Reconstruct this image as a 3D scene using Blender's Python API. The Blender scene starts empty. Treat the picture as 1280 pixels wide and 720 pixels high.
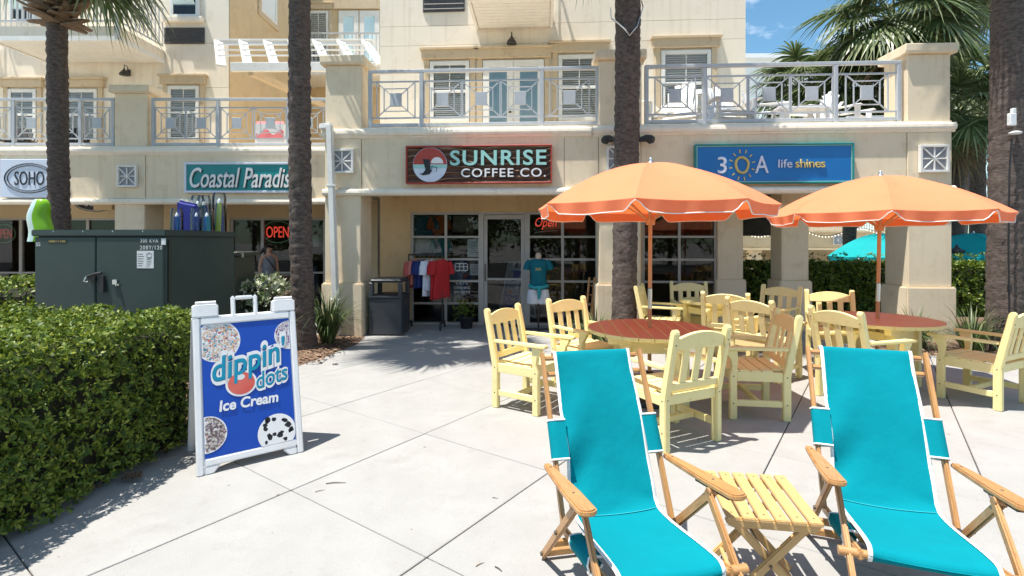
import bpy, bmesh, math, random
import numpy as np
from mathutils import Vector, Matrix
random.seed(7); RNG = np.random.default_rng(7)
S = bpy.context.scene; COL = S.collection
PI = math.pi; R = math.radians
# ------------------------------------------------------------------ camera, sky, sun
EYE, F, HZ = 1.6, 645.0, 302.0
cd = bpy.data.cameras.new('camera'); cam = bpy.data.objects.new('camera', cd); COL.objects.link(cam)
cd.sensor_width = 36; cd.lens = F/1280*36; cd.shift_y = -(360-HZ)/1280; cd.clip_start = .05; cd.clip_end = 2000
cam.location = (0, 0, EYE); cam.rotation_euler = (R(90), 0, 0); S.camera = cam
SUN = Vector((-.29, -.12, 1)).normalized()
elev = math.asin(SUN.z); azi = math.atan2(SUN.x, SUN.y)
W = bpy.data.worlds.new('World'); S.world = W; W.use_nodes = True
nt = W.node_tree; nt.nodes.clear()
def wn(t, **k):
    n = nt.nodes.new(t)
    for a, b in k.items(): setattr(n, a, b)
    return n
sky = wn('ShaderNodeTexSky', sky_type='NISHITA', sun_disc=False, sun_elevation=elev, sun_rotation=azi % (2*PI), air_density=1.0, dust_density=.35, ozone_density=1.4)
tc = wn('ShaderNodeTexCoord'); mp = wn('ShaderNodeMapping'); mp.inputs['Scale'].default_value = (3.2, 3.2, 7)
mp.inputs['Location'].default_value = (.55, .2, .3)
nz = wn('ShaderNodeTexNoise'); nz.inputs['Scale'].default_value = 1.6; nz.inputs['Detail'].default_value = 7; nz.inputs['Roughness'].default_value = .55
rp = wn('ShaderNodeValToRGB'); rp.color_ramp.elements[0].position = .53; rp.color_ramp.elements[1].position = .70
mx = wn('ShaderNodeMix', data_type='RGBA'); mx.inputs[7].default_value = (9.5, 9.8, 10.2, 1)
bg = wn('ShaderNodeBackground'); bg.inputs['Strength'].default_value = .105; ow = wn('ShaderNodeOutputWorld')
L = nt.links.new
L(tc.outputs['Generated'], mp.inputs['Vector']); L(mp.outputs[0], nz.inputs['Vector']); L(nz.outputs[0], rp.inputs[0])
tn = wn('ShaderNodeMix', data_type='RGBA', blend_type='MULTIPLY'); tn.inputs[0].default_value = 1; tn.inputs[7].default_value = (.76, 1.05, 1.05, 1)
L(sky.outputs[0], tn.inputs[6]); L(rp.outputs[0], mx.inputs[0]); L(tn.outputs[2], mx.inputs[6]); L(mx.outputs[2], bg.inputs[0]); L(bg.outputs[0], ow.inputs[0])
sl = bpy.data.lights.new('sun', 'SUN'); sl.energy = 5.0; sl.angle = R(.53); sl.color = (1, .95, .865)
so = bpy.data.objects.new('sun', sl); COL.objects.link(so); so.rotation_euler = SUN.to_track_quat('Z', 'Y').to_euler(); so.location = (0, 0, 30)
S.view_settings.view_transform = 'Standard'; S.view_settings.look = 'None'; S.view_settings.gamma = 1; S.view_settings.exposure = .78
S.render.engine = 'CYCLES'; S.cycles.max_bounces = 8; S.cycles.transparent_max_bounces = 12; S.cycles.caustics_reflective = False; S.cycles.caustics_refractive = False
S.cycles.use_denoising = True
# ------------------------------------------------------------------ helpers
def P(px, py, Y): return Vector(((px-640)/F*Y, Y, EYE-(py-HZ)/F*Y))
def G(px, py):
    Y = EYE*F/(py-HZ); return Vector(((px-640)/F*Y, Y, 0))
class MB:
    def __init__(s): s.v = []; s.f = []; s.uv = []; s.m = []; s.sm = []
    def add(s, V, Fc, uv=None, mi=0, sm=False):
        b = len(s.v); s.v += [tuple(p) for p in V]
        for i, f in enumerate(Fc):
            s.f.append([b+k for k in f]); s.m.append(mi); s.sm.append(sm)
            s.uv.append(uv[i] if uv else [(0, 0)]*len(f))
        return s
    def box(s, c, d, M=None, mi=0):
        c = Vector(c); h = [x/2 for x in d]; M = M or Matrix.Identity(3)
        ax = max(range(3), key=lambda k: d[k]); o = random.random()*9
        V = []; Lc = []
        for x in (-1, 1):
            for y in (-1, 1):
                for z in (-1, 1):
                    l = Vector((x*h[0], y*h[1], z*h[2])); Lc.append(l); V.append(c+M@l)
        Fc = [(0, 1, 3, 2), (4, 6, 7, 5), (0, 4, 5, 1), (2, 3, 7, 6), (0, 2, 6, 4), (1, 5, 7, 3)]
        uv = []
        for f in Fc:
            q = []
            for k in f:
                l = Lc[k]; oth = [l[j] for j in range(3) if j != ax]
                q.append((l[ax]+o, oth[0]*1.0+oth[1]*1.0+o*3.1))
            uv.append(q)
        return s.add(V, Fc, uv, mi)
    def bx(s, x0, x1, y0, y1, z0, z1, mi=0): return s.box(((x0+x1)/2, (y0+y1)/2, (z0+z1)/2), (abs(x1-x0), abs(y1-y0), abs(z1-z0)), None, mi)
    def beam(s, a, b, w, h, up=(0, 0, 1), mi=0):
        a = Vector(a); b = Vector(b); d = b-a; Ln = d.length; d.normalize(); up = Vector(up)
        if abs(d.dot(up)) > .99: up = Vector((0, 1, 0))
        sd = d.cross(up).normalized(); u = sd.cross(d)
        return s.box((a+b)/2, (Ln, w, h), Matrix((d, sd, u)).transposed(), mi)
    def prism(s, pts, o, ax, ay, th, mi=0, sm=False):
        o = Vector(o); ax = Vector(ax); ay = Vector(ay); n = ax.cross(ay).normalized(); k = len(pts)
        V = [o+ax*p[0]+ay*p[1] for p in pts]+[o+ax*p[0]+ay*p[1]+n*th for p in pts]
        Fc = [list(range(k))[::-1], list(range(k, 2*k))]+[(i, (i+1) % k, k+(i+1) % k, k+i) for i in range(k)]
        pu = [(p[0], p[1]) for p in pts]
        uv = [pu[::-1], pu]+[[pu[i], pu[(i+1) % k], pu[(i+1) % k], pu[i]] for i in range(k)]
        return s.add(V, Fc, uv, mi, sm)
    def extr(s, prof, u0, u1, mi=0):     # profile (y,z) swept along x
        return s.prism(prof, (u0, 0, 0), (0, 1, 0), (0, 0, 1), u1-u0, mi)
    def tube(s, pts, r, n=8, mi=0, sm=True, cap=True, flat=1.0):
        pts = [Vector(p) for p in pts]; k = len(pts); rr = r if hasattr(r, '__len__') else [r]*k
        V = []; pr = Vector((0, 0, 1)); t = (pts[1]-pts[0]).normalized()
        if abs(t.z) > .9: pr = Vector((1, 0, 0))
        a = (pr-t*pr.dot(t)).normalized(); ln = 0; us = []
        for i in range(k):
            t = (pts[min(i+1, k-1)]-pts[max(i-1, 0)]).normalized()
            a = (a-t*a.dot(t)).normalized(); b = t.cross(a)
            if i: ln += (pts[i]-pts[i-1]).length
            us.append(ln)
            for j in range(n):
                g = 2*PI*j/n; V.append(pts[i]+(a*math.cos(g)+b*math.sin(g)*flat)*rr[i])
        Fc = []; uv = []
        for i in range(k-1):
            for j in range(n):
                j2 = (j+1) % n; Fc.append((i*n+j, i*n+j2, (i+1)*n+j2, (i+1)*n+j))
                uv.append([(us[i], j*.03), (us[i], (j+1)*.03), (us[i+1], (j+1)*.03), (us[i+1], j*.03)])
        s.add(V, Fc, uv, mi, sm)
        if cap:
            s.add(V[:n], [list(range(n))[::-1]], None, mi); s.add(V[-n:], [list(range(n))], None, mi)
        return s
    def lathe(s, prof, n=20, c=(0, 0, 0), mi=0, sm=True, sx=1, sy=1):
        c = Vector(c); V = []
        for r, z in prof:
            for j in range(n):
                g = 2*PI*j/n; V.append(c+Vector((r*sx*math.cos(g), r*sy*math.sin(g), z)))
        Fc = [(i*n+j, i*n+(j+1) % n, (i+1)*n+(j+1) % n, (i+1)*n+j) for i in range(len(prof)-1) for j in range(n)]
        s.add(V, Fc, None, mi, sm)
        if prof[0][0] > 1e-4: s.add(V[:n], [list(range(n))[::-1]], None, mi)
        if prof[-1][0] > 1e-4: s.add(V[-n:], [list(range(n))], None, mi)
        return s
    def grid(s, rows, mi=0, sm=True):
        m = len(rows[0]); V = [p for r in rows for p in r]
        Fc = [(i*m+j, i*m+j+1, (i+1)*m+j+1, (i+1)*m+j) for i in range(len(rows)-1) for j in range(m-1)]
        uv = [[(i*.05, j*.05), (i*.05, j*.05+.05), (i*.05+.05, j*.05+.05), (i*.05+.05, j*.05)] for i in range(len(rows)-1) for j in range(m-1)]
        return s.add(V, Fc, uv, mi, sm)
    def mesh(s, name, mats, bevel=0, seg=1, thick=0):
        me = bpy.data.meshes.new(name); me.from_pydata(s.v, [], s.f)
        for m in (mats if isinstance(mats, (list, tuple)) else [mats]): me.materials.append(m)
        me.polygons.foreach_set('material_index', s.m); me.polygons.foreach_set('use_smooth', s.sm)
        ul = me.uv_layers.new(name='UVMap'); ul.data.foreach_set('uv', [c for q in s.uv for p in q for c in p])
        if bevel or thick:
            bm = bmesh.new(); bm.from_mesh(me)
            if thick:
                bmesh.ops.recalc_face_normals(bm, faces=bm.faces); bmesh.ops.solidify(bm, geom=bm.faces[:], thickness=thick)
            if bevel:
                ed = [e for e in bm.edges if len(e.link_faces) == 2 and e.calc_face_angle(0) > .6]
                bmesh.ops.bevel(bm, geom=ed, offset=bevel, segments=seg, affect='EDGES', clamp_overlap=True)
            bm.to_mesh(me); bm.free()
        me.update(); return me
    def build(s, name, mats, parent=None, bevel=0, seg=1, thick=0, loc=None, rz=0):
        return link(name, s.mesh(name, mats, bevel, seg, thick), parent, loc, rz)
def link(name, me, parent=None, loc=None, rz=0):
    o = bpy.data.objects.new(name, me); COL.objects.link(o)
    if parent: o.parent = parent
    if loc is not None: o.location = loc
    o.rotation_euler.z = rz; return o
def tag(o, label=None, cat=None, group=None, kind=None):
    if label: o['label'] = label
    if cat: o['category'] = cat
    if group: o['group'] = group
    if kind: o['kind'] = kind
    return o
def thing(name, label, cat, loc=(0, 0, 0), rz=0, group=None):
    return tag(link(name, None, None, loc, rz), label, cat, group)
def dup(o, parent=None, label=None, loc=None, rz=None):
    kids = list(o.children); c = o.copy(); COL.objects.link(c)
    if parent: c.parent = parent
    if label: c['label'] = label
    if loc is not None: c.location = loc
    if rz is not None: c.rotation_euler.z = rz
    for k in kids: dup(k, c)
    return c
def struct(o): o['kind'] = 'structure'; return o
FC = bpy.data.curves.new('fnt', 'FONT')
def text(body, size=1, ext=.003, off=0, shear=0, spacing=1, align='CENTER'):
    c = bpy.data.curves.new('t', 'FONT'); c.body = body; c.size = size; c.extrude = ext; c.offset = off; c.shear = shear
    c.space_character = spacing; c.align_x = align; c.align_y = 'CENTER'; c.resolution_u = 4
    o = bpy.data.objects.new('t', c); COL.objects.link(o); dg = bpy.context.evaluated_depsgraph_get()
    me = bpy.data.meshes.new_from_object(o.evaluated_get(dg)); bpy.data.objects.remove(o); bpy.data.curves.remove(c)
    return me
def lettering(body, mat, parent, o, ax, ay, w=None, h=None, name='lettering', warp=None, **k):
    """text mesh laid on the plane o + ax*x + ay*y, its box scaled to w x h and centred on o"""
    me = text(body, **k); me.materials.clear(); me.materials.append(mat)
    n = len(me.vertices); co = np.empty(n*3, 'f'); me.vertices.foreach_get('co', co); co = co.reshape(-1, 3)
    mn = co.min(0); mxx = co.max(0); ce = (mn+mxx)/2; sx = w/(mxx[0]-mn[0]) if w else 1; sy = h/(mxx[1]-mn[1]) if h else sx
    if not w: sx = sy
    x = (co[:, 0]-ce[0])*sx; y = (co[:, 1]-ce[1])*sy; z = co[:, 2]-co[:, 2].min()
    if warp: x, y = warp(x, y)
    ax = np.array(ax); ay = np.array(ay); nn = np.cross(ax, ay)
    out = np.array(o)[None, :]+x[:, None]*ax+y[:, None]*ay+z[:, None]*nn
    me.vertices.foreach_set('co', out.astype('f').ravel()); me.update(); me.name = name
    return link(name, me, parent)
# ------------------------------------------------------------------ materials
def mat(name, col, rough=.6, col2=None, nscale=6, bump=0, bscale=60, metal=0, spec=.5, coord='Object', detail=5, island=None, stretch=None, sat=None, trans=0, tcol=None, dirt=None, coat=0, streak=None, spots=None):
    m = bpy.data.materials.new(name); m.use_nodes = True; t = m.node_tree; b = t.nodes['Principled BSDF']; N = t.nodes.new; K = t.links.new
    b.inputs['Roughness'].default_value = rough; b.inputs['Metallic'].default_value = metal; b.inputs['Specular IOR Level'].default_value = spec
    b.inputs['Coat Weight'].default_value = coat
    b.inputs['Base Color'].default_value = (*col, 1)
    tc = N('ShaderNodeTexCoord'); src = tc.outputs[coord]
    if stretch:
        mpn = N('ShaderNodeMapping'); mpn.inputs['Scale'].default_value = stretch; K(src, mpn.inputs[0]); src = mpn.outputs[0]
    cur = None
    if col2:
        n = N('ShaderNodeTexNoise'); n.inputs['Scale'].default_value = nscale; n.inputs['Detail'].default_value = detail; n.inputs['Roughness'].default_value = .6; K(src, n.inputs['Vector'])
        r = N('ShaderNodeValToRGB'); r.color_ramp.elements[0].position = .32; r.color_ramp.elements[1].position = .68
        r.color_ramp.elements[0].color = (*col, 1); r.color_ramp.elements[1].color = (*col2, 1); K(n.outputs[0], r.inputs[0]); cur = r.outputs[0]
    if island:
        g = N('ShaderNodeNewGeometry'); r = N('ShaderNodeValToRGB'); e = r.color_ramp.elements
        e[0].color = (*island[0], 1); e[1].color = (*island[-1], 1)
        for i in range(1, len(island)-1):
            q = e.new(i/(len(island)-1)); q.color = (*island[i], 1)
        K(g.outputs['Random Per Island'], r.inputs[0]); cur = r.outputs[0]
    if dirt:
        n = N('ShaderNodeTexNoise'); n.inputs['Scale'].default_value = dirt[1]; n.inputs['Detail'].default_value = 8; n.inputs['Roughness'].default_value = .7; K(tc.outputs['Object'], n.inputs['Vector'])
        r = N('ShaderNodeValToRGB'); r.color_ramp.elements[0].position = dirt[2]; r.color_ramp.elements[1].position = dirt[3]; K(n.outputs[0], r.inputs[0])
        x = N('ShaderNodeMix'); x.data_type = 'RGBA'; x.blend_type = 'MULTIPLY'; x.inputs[7].default_value = (*dirt[0], 1); K(r.outputs[0], x.inputs[0])
        if cur: K(cur, x.inputs[6])
        else: x.inputs[6].default_value = (*col, 1)
        cur = x.outputs[2]
    def mult(fac, c):
        nonlocal cur
        x = N('ShaderNodeMix'); x.data_type = 'RGBA'; x.blend_type = 'MULTIPLY'; x.inputs[7].default_value = (*c, 1); K(fac, x.inputs[0])
        if cur: K(cur, x.inputs[6])
        else: x.inputs[6].default_value = (*col, 1)
        cur = x.outputs[2]
    if streak:
        mq = N('ShaderNodeMapping'); mq.inputs['Scale'].default_value = (7, 7, .35); K(tc.outputs['Object'], mq.inputs[0]); n = N('ShaderNodeTexNoise'); n.inputs['Scale'].default_value = 1.6; n.inputs['Detail'].default_value = 6; K(mq.outputs[0], n.inputs['Vector'])
        r = N('ShaderNodeValToRGB'); r.color_ramp.elements[0].position = .54; r.color_ramp.elements[1].position = .74; K(n.outputs[0], r.inputs[0]); mult(r.outputs[0], streak)
    if spots:
        gm = N('ShaderNodeNewGeometry')
        for sc_, lo_, c_ in spots:
            vo = N('ShaderNodeTexVoronoi'); vo.inputs['Scale'].default_value = sc_; K(gm.outputs['Position'], vo.inputs['Vector'])
            r = N('ShaderNodeValToRGB'); e = r.color_ramp.elements; e[0].position = lo_*.6; e[0].color = (1, 1, 1, 1); e[1].position = lo_; e[1].color = (0, 0, 0, 1); K(vo.outputs['Distance'], r.inputs[0]); mult(r.outputs[0], c_)
    if cur: K(cur, b.inputs['Base Color'])
    if bump:
        n = N('ShaderNodeTexNoise'); n.inputs['Scale'].default_value = bscale; n.inputs['Detail'].default_value = 4; K(src, n.inputs['Vector'])
        bp = N('ShaderNodeBump'); bp.inputs['Strength'].default_value = bump; bp.inputs['Distance'].default_value = .01; K(n.outputs[0], bp.inputs['Height']); K(bp.outputs[0], b.inputs['Normal'])
    if trans:
        tr = N('ShaderNodeBsdfTranslucent'); tr.inputs[0].default_value = (*(tcol or col), 1); ms = N('ShaderNodeMixShader'); ms.inputs[0].default_value = trans
        if cur and not tcol: K(cur, tr.inputs[0])
        K(b.outputs[0], ms.inputs[1]); K(tr.outputs[0], ms.inputs[2]); K(ms.outputs[0], t.nodes['Material Output'].inputs[0])
    return m
def glass(name, tint, refl=1.0, rough=.0):
    m = bpy.data.materials.new(name); m.use_nodes = True; t = m.node_tree; t.nodes.clear(); N = t.nodes.new; K = t.links.new
    tr = N('ShaderNodeBsdfTransparent'); tr.inputs[0].default_value = (*tint, 1); gl = N('ShaderNodeBsdfGlossy'); gl.inputs['Roughness'].default_value = rough
    gl.inputs['Color'].default_value = (refl, refl, refl, 1)
    fr = N('ShaderNodeFresnel'); fr.inputs[0].default_value = 1.5; ms = N('ShaderNodeMixShader'); o = N('ShaderNodeOutputMaterial')
    K(fr.outputs[0], ms.inputs[0]); K(tr.outputs[0], ms.inputs[1]); K(gl.outputs[0], ms.inputs[2]); K(ms.outputs[0], o.inputs[0]); return m
def emis(name, col, st):
    m = bpy.data.materials.new(name); m.use_nodes = True; b = m.node_tree.nodes['Principled BSDF']
    b.inputs['Base Color'].default_value = (*col, 1); b.inputs['Emission Color'].default_value = (*col, 1); b.inputs['Emission Strength'].default_value = st; return m
M = {}
M['concrete'] = mat('concrete', (.300, .294, .283), .85, (.345, .340, .330), 2.2, .35, 160, dirt=((.90, .89, .875), 3.5, .52, .70), spots=((2.3, .035, (.55, .53, .5)), (38, .16, (.84, .83, .81)), (95, .22, (.86, .85, .84))))
M['joint'] = mat('joint', (.05, .047, .042), .95, (.10, .09, .08), 20)
M['ground'] = mat('ground', (.36, .35, .33), .9, (.44, .43, .40), 1.2, .3, 40)
M['soil'] = mat('soil', (.085, .05, .03), .95, (.20, .13, .085), 45, .8, 70)
M['stucco'] = mat('stucco', (.77, .645, .47), .9, (.81, .69, .51), 1.3, .5, 170, dirt=((.86, .82, .77), 3.2, .52, .72), streak=(.91, .89, .86))
M['stuccob'] = mat('stucco_bright', (.84, .755, .63), .9, (.87, .79, .67), 1.1, .5, 150, dirt=((.88, .85, .80), 2.6, .54, .74), streak=(.91, .89, .86))
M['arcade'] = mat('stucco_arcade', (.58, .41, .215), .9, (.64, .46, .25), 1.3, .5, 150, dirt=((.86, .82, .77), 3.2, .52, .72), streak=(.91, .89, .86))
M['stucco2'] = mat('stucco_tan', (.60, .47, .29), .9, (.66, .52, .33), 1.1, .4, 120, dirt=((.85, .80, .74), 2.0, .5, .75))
M['trim'] = mat('trim_tan', (.56, .45, .31), .8, (.62, .50, .35), 2, .3, 90, dirt=((.7, .64, .56), 4, .55, .72), streak=(.91, .89, .86))
M['white'] = mat('white_paint', (.80, .79, .76), .5, (.74, .73, .70), 5, .05, 40, dirt=((.85, .83, .8), 9, .55, .75))
M['rail'] = mat('rail_grey', (.43, .455, .485), .45, (.48, .505, .535), 8, .05, 60)
M['alum'] = mat('shopfront_metal', (.40, .375, .34), .45, (.45, .42, .385), 6, .04, 80)
M['glass'] = glass('shop_glass', (.62, .66, .66), .85)
M['glassu'] = glass('upper_glass', (.95, .97, .98), .9)
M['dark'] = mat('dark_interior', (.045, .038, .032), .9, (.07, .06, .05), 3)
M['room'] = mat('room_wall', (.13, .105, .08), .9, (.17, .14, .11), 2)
M['blind'] = mat('blind', (.78, .82, .83), .6, (.72, .78, .80), 4)
M['skytint'] = mat('sky_tint', (.62, .82, .90), .5, (.56, .78, .88), 2)
M['louver'] = mat('louver', (.06, .06, .065), .6, (.08, .08, .085), 9)
M['bark'] = mat('palm_bark', (.050, .037, .031), .95, (.150, .115, .098), 14, .9, 45, stretch=(1, 1, 2.2), dirt=((2.0, 1.9, 1.8), 38, .60, .68))
M['boot'] = mat('palm_boot', (.16, .105, .065), .9, (.27, .19, .125), 12, .5, 60)
M['frond'] = mat('palm_leaf', (.05, .085, .025), .4, None, spec=.6, island=[(.055, .09, .028), (.10, .145, .045), (.17, .21, .08), (.32, .34, .18)], trans=.3)
M['deadfrond'] = mat('dry_leaf', (.28, .2, .11), .8, None, island=[(.2, .14, .08), (.36, .27, .15)], trans=.2)
M['hedge'] = mat('hedge_leaf', (.05, .09, .015), .48, None, spec=.35, island=[(.036, .070, .010), (.08, .135, .016), (.16, .225, .024), (.30, .34, .05)], trans=.28)
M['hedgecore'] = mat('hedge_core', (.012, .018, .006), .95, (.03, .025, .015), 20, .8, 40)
M['varieg'] = mat('variegated_leaf', (.4, .45, .3), .5, None, island=[(.10, .15, .05), (.2, .27, .1), (.52, .54, .40), (.6, .6, .48)], trans=.2)
M['blade'] = mat('grass_blade', (.06, .10, .03), .45, None, island=[(.035, .065, .02), (.065, .11, .035), (.11, .16, .05), (.22, .24, .11)], trans=.2)
M['chip'] = mat('mulch_chip', (.2, .12, .07), .9, None, island=[(.09, .05, .03), (.22, .13, .08), (.36, .25, .16)])
M['yellow'] = mat('yellow_paint', (.85, .72, .335), .48, (.89, .77, .39), 5, .18, 30, coord='UV', stretch=(3, 60, 1), dirt=((.80, .74, .64), 11, .57, .75))
M['redtop'] = mat('red_tabletop', (.56, .215, .12), .42, (.62, .25, .145), 5, .15, 30, coord='UV', stretch=(3, 60, 1), dirt=((.86, .80, .72), 9, .55, .72))  # plank tops redder than their yellow edges
M['yellowtop'] = mat('yellow_tabletop', (.76, .62, .26), .42, (.82, .68, .30), 5, .15, 30, coord='UV', stretch=(3, 60, 1), dirt=((.86, .80, .72), 9, .55, .72))
M['orange'] = mat('orange_canvas', (.90, .30, .145), .85, (.91, .32, .155), 3, .25, 260, trans=.33, tcol=(.95, .22, .05), dirt=((.95, .93, .91), 5, .5, .8))
M['orangew'] = mat('white_piping', (.8, .78, .74), .7)
M['pole'] = mat('pole_wood', (.46, .235, .10), .45, (.58, .32, .15), 6, .15, 40, stretch=(20, 20, 1.2))
M['silver'] = mat('silver_metal', (.72, .72, .72), .28, metal=1)
M['wood'] = mat('chair_wood', (.36, .165, .055), .42, (.54, .305, .12), 4, .22, 14, coord='UV', stretch=(2.0, 55, 1), dirt=((.72, .58, .42), 14, .60, .76), coat=.15)
M['woodpale'] = mat('pale_wood', (.52, .315, .12), .45, (.65, .43, .195), 4, .2, 14, coord='UV', stretch=(2.0, 50, 1), dirt=((.74, .60, .44), 13, .62, .78), coat=.1)
M['teal'] = mat('teal_canvas', (.0, .21, .265), .92, (.0, .235, .29), 2.5, .55, 11, spec=.12, trans=.06, tcol=(0, .40, .5), dirt=((.88, .92, .93), 4, .5, .75))
M['seam'] = mat('seam_thread', (.03, .42, .48), .8)
M['tealpiping'] = mat('white_binding', (.82, .84, .84), .7)
M['tealumb'] = mat('teal_umbrella', (.0, .40, .43), .8, (.0, .44, .47), 3, .2, 200, trans=.3)
M['iron'] = mat('dark_iron', (.02, .022, .022), .5, (.035, .035, .035), 12)
M['bolt'] = mat('bolt', (.12, .10, .08), .5, metal=.6)
M['box'] = mat('cabinet_green', (.030, .050, .045), .5, (.037, .060, .053), 2.5, .06, 30, dirt=((1.5, 1.45, 1.4), 3, .6, .8))
M['boxdk'] = mat('cabinet_olive', (.028, .036, .027), .55, (.035, .043, .033), 3, .06, 30)
M['bin'] = mat('bin_slate', (.045, .05, .058), .5, (.055, .06, .068), 5, .1, 60)
M['signwhite'] = mat('sign_plastic', (.80, .80, .81), .35, (.75, .75, .76), 5, .04, 50, dirt=((.88, .87, .85), 8, .56, .75))
M['blue'] = mat('poster_blue', (.006, .060, .40), .3, (.007, .066, .43), 3)
M['tealtext'] = mat('poster_teal', (.0, .25, .40), .35)
M['inkdark'] = mat('ink_dark', (.012, .012, .014), .5)
M['navy'] = mat('ink_navy', (.004, .015, .10), .5)
M['paper'] = mat('paper', (.75, .76, .76), .6, (.66, .68, .69), 18)
M['ventback'] = mat('vent_back', (.30, .31, .34), .8, (.36, .37, .40), 9)
M['red'] = mat('sign_red', (.36, .045, .03), .5, (.42, .06, .04), 5)
M['carved'] = None
M['aqua'] = mat('letter_aqua', (.32, .62, .58), .5)
M['pinkred'] = mat('ball_red', (.62, .09, .065), .35, (.75, .2, .16), 3)
M['tealsign'] = mat('sign_teal', (.0, .20, .21), .35, (.0, .235, .245), 2)
M['sky30'] = mat('sign_blue', (.003, .135, .42), .35, (.004, .155, .46), 1.5)
M['gold'] = mat('letter_gold', (.55, .42, .12), .45, (.62, .50, .18), 8)
M['pale'] = mat('letter_pale', (.62, .68, .80), .45)
M['green'] = mat('edge_green', (.25, .50, .42), .45)
M['lime'] = mat('lime_vinyl', (.26, .60, .02), .25, (.32, .68, .03), 4, trans=.3)
M['clearv'] = mat('clear_vinyl', (.50, .62, .60), .15, (.42, .56, .56), 5, spec=.8)
M['plastic'] = glass('plastic_sleeve', (.86, .9, .92), 1.0, .08)
M['neon'] = emis('neon_red', (1, .08, .05), .55)
M['neondim'] = emis('neon_dim', (.75, .06, .04), .15)
M['neong'] = emis('neon_green', (.25, .5, .3), .06)
M['bulb'] = emis('bulb', (1, .9, .75), 1.2)
M['skin'] = mat('skin', (.42, .23, .16), .55, (.46, .26, .18), 9)
M['skin2'] = mat('mannequin', (.56, .42, .32), .5)
M['hair'] = mat('hair', (.018, .012, .01), .45)
M['dress'] = mat('dress', (.16, .165, .20), .85, (.19, .195, .23), 12, .3, 90)
def cloth(name, c): return mat('cloth_'+name, c, .9, tuple(min(1, x*1.15) for x in c), 9, .4, 60)
# ------------------------------------------------------------------ ground, paving
xs = [-400, -60, -14, -6, 0, 4.2, 4.9, 5.6, 7, 9, 12, 16, 24, 60, 400]; ys = [-400, -60, -10, 0, 4, 8, 11.6, 12.0, 13.0, 14, 17, 24, 40, 100, 500]
def gz(x, y): return -.035-.78*max(0, min(1, (y-11.9)/1.1))*max(0, min(1, (x-4.2)/.8)) if y > 11 else -.035
mb = MB(); mb.grid([[(x, y, gz(x, y)) for x in xs] for y in ys][::-1], sm=False); struct(mb.build('ground', M['ground']))
PH = R(35.5); d1 = Vector((math.sin(PH), math.cos(PH), 0)); dp = Vector((math.cos(PH), -math.sin(PH), 0))
struct(MB().bx(-60, 60, -15.5, -3.2, -.034, -.02).build('road', mat('asphalt', (.04, .04, .042), .9, (.06, .06, .06), 3, .5, 90)))
pv = struct(link('pavement', None))
struct(MB().bx(-7.6, 10.2, .2, 11.4, -.03, -.014).build('paving_base', M['joint'], pv))
JP = [-.655+1.217*k for k in range(-12, 9)]; JQ = [1.88+1.2*k for k in range(-6, 14)]
smesh = []
for k in range(4):
    g = .004
    b = MB().box((0, 0, -.006), (1.217-2*g, 1.2-.0055, .012)); smesh.append(b.mesh('slab', M['concrete'], .0035))
for p in JP[:-1]:
    for q in JQ[:-1]:
        c = dp*(p+.6085)+d1*(q+.6)
        if -6.4 < c.x < 9.3 and .9 < c.y < 10.4 and not (c.y > 1 and abs(c.x) > 1.15*c.y+2.2):
            if c.x < -3.4 and c.y < 9: continue
            o = link('slab', random.choice(smesh), pv, (c.x, c.y, random.uniform(-.0012, .0008)), -PH+PI*random.randint(0, 1))
def bed(name, pts, z=.03):
    n = len(pts); c = sum((Vector((*p, 0)) for p in pts), Vector())/n; V = []; 
    rings = [(1, -.012), (.97, z*.6), (.9, z), (.5, z+.02)]
    for k, zz in rings: V += [c+(Vector((*p, 0))-c)*k+Vector((0, 0, zz+random.uniform(-.006, .006))) for p in pts]
    V.append(c+Vector((0, 0, z+.03))); b = MB(); Fc = []
    for r in range(len(rings)-1):
        for i in range(n): Fc.append((r*n+i, r*n+(i+1) % n, (r+1)*n+(i+1) % n, (r+1)*n+i))
    for i in range(n): Fc.append(((len(rings)-1)*n+i, (len(rings)-1)*n+(i+1) % n, len(V)-1))
    b.add(V, Fc, None, 0, True); return struct(b.build(name, M['soil']))
bed('planting_bed', [(-3.12, 1.0), (-2.93, 2.7), (-2.70, 4.0), (-2.78, 5.0), (-2.98, 6.1), (-2.72, 6.62), (-2.58, 7.2), (-2.40, 8.0), (-2.42, 8.7), (-5, 9.2), (-9, 9.2), (-12, 9), (-12, 1)])
bed('planting_bed', [(5.35, 8.05), (5.45, 7.55), (5.75, 7.3), (6.2, 7.1), (6.7, 6.75), (7.6, 6.35), (9, 6.0), (12, 6), (12, 11.2), (7.3, 11.2), (7.1, 8.2)])
bed('planting_bed', [(1.72+.72*math.cos(t)*(1.1), 8.05+.52*math.sin(t)) for t in [2*PI*i/18 for i in range(18)]])
def chips(name, n, fn, size=.035):
    b = MB()
    for i in range(n):
        x, y, z = fn(); a = random.random()*PI; s_ = size*random.uniform(.4, 1.2); w = s_*.28; t = random.uniform(-.3, .3)
        u = Vector((math.cos(a), math.sin(a), t)); v = Vector((-math.sin(a), math.cos(a), random.uniform(-.5, .5))); c = Vector((x, y, z))
        b.add([c-u*s_-v*w, c+u*s_-v*w, c+u*s_*.9+v*w, c-u*s_+v*w], [(0, 1, 2, 3)])
    o = b.build(name, M['chip']); o['kind'] = 'stuff'; return o
def rect(x0, x1, y0, y1, z): return lambda: (random.uniform(x0, x1), random.uniform(y0, y1), z+random.uniform(0, .02))
chips('mulch', 900, rect(-3.4, -2.5, 6.7, 8.5, .035)); chips('mulch', 700, rect(5.55, 8.2, 7.1, 8.0, .035)); chips('mulch', 250, rect(1.1, 2.3, 7.7, 8.4, .03))
def hedge_edge():
    t = random.random(); return (-2.93+.27*t+random.uniform(-.12, .10), 2.2+2.1*t, .012+random.uniform(0, .012))
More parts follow.
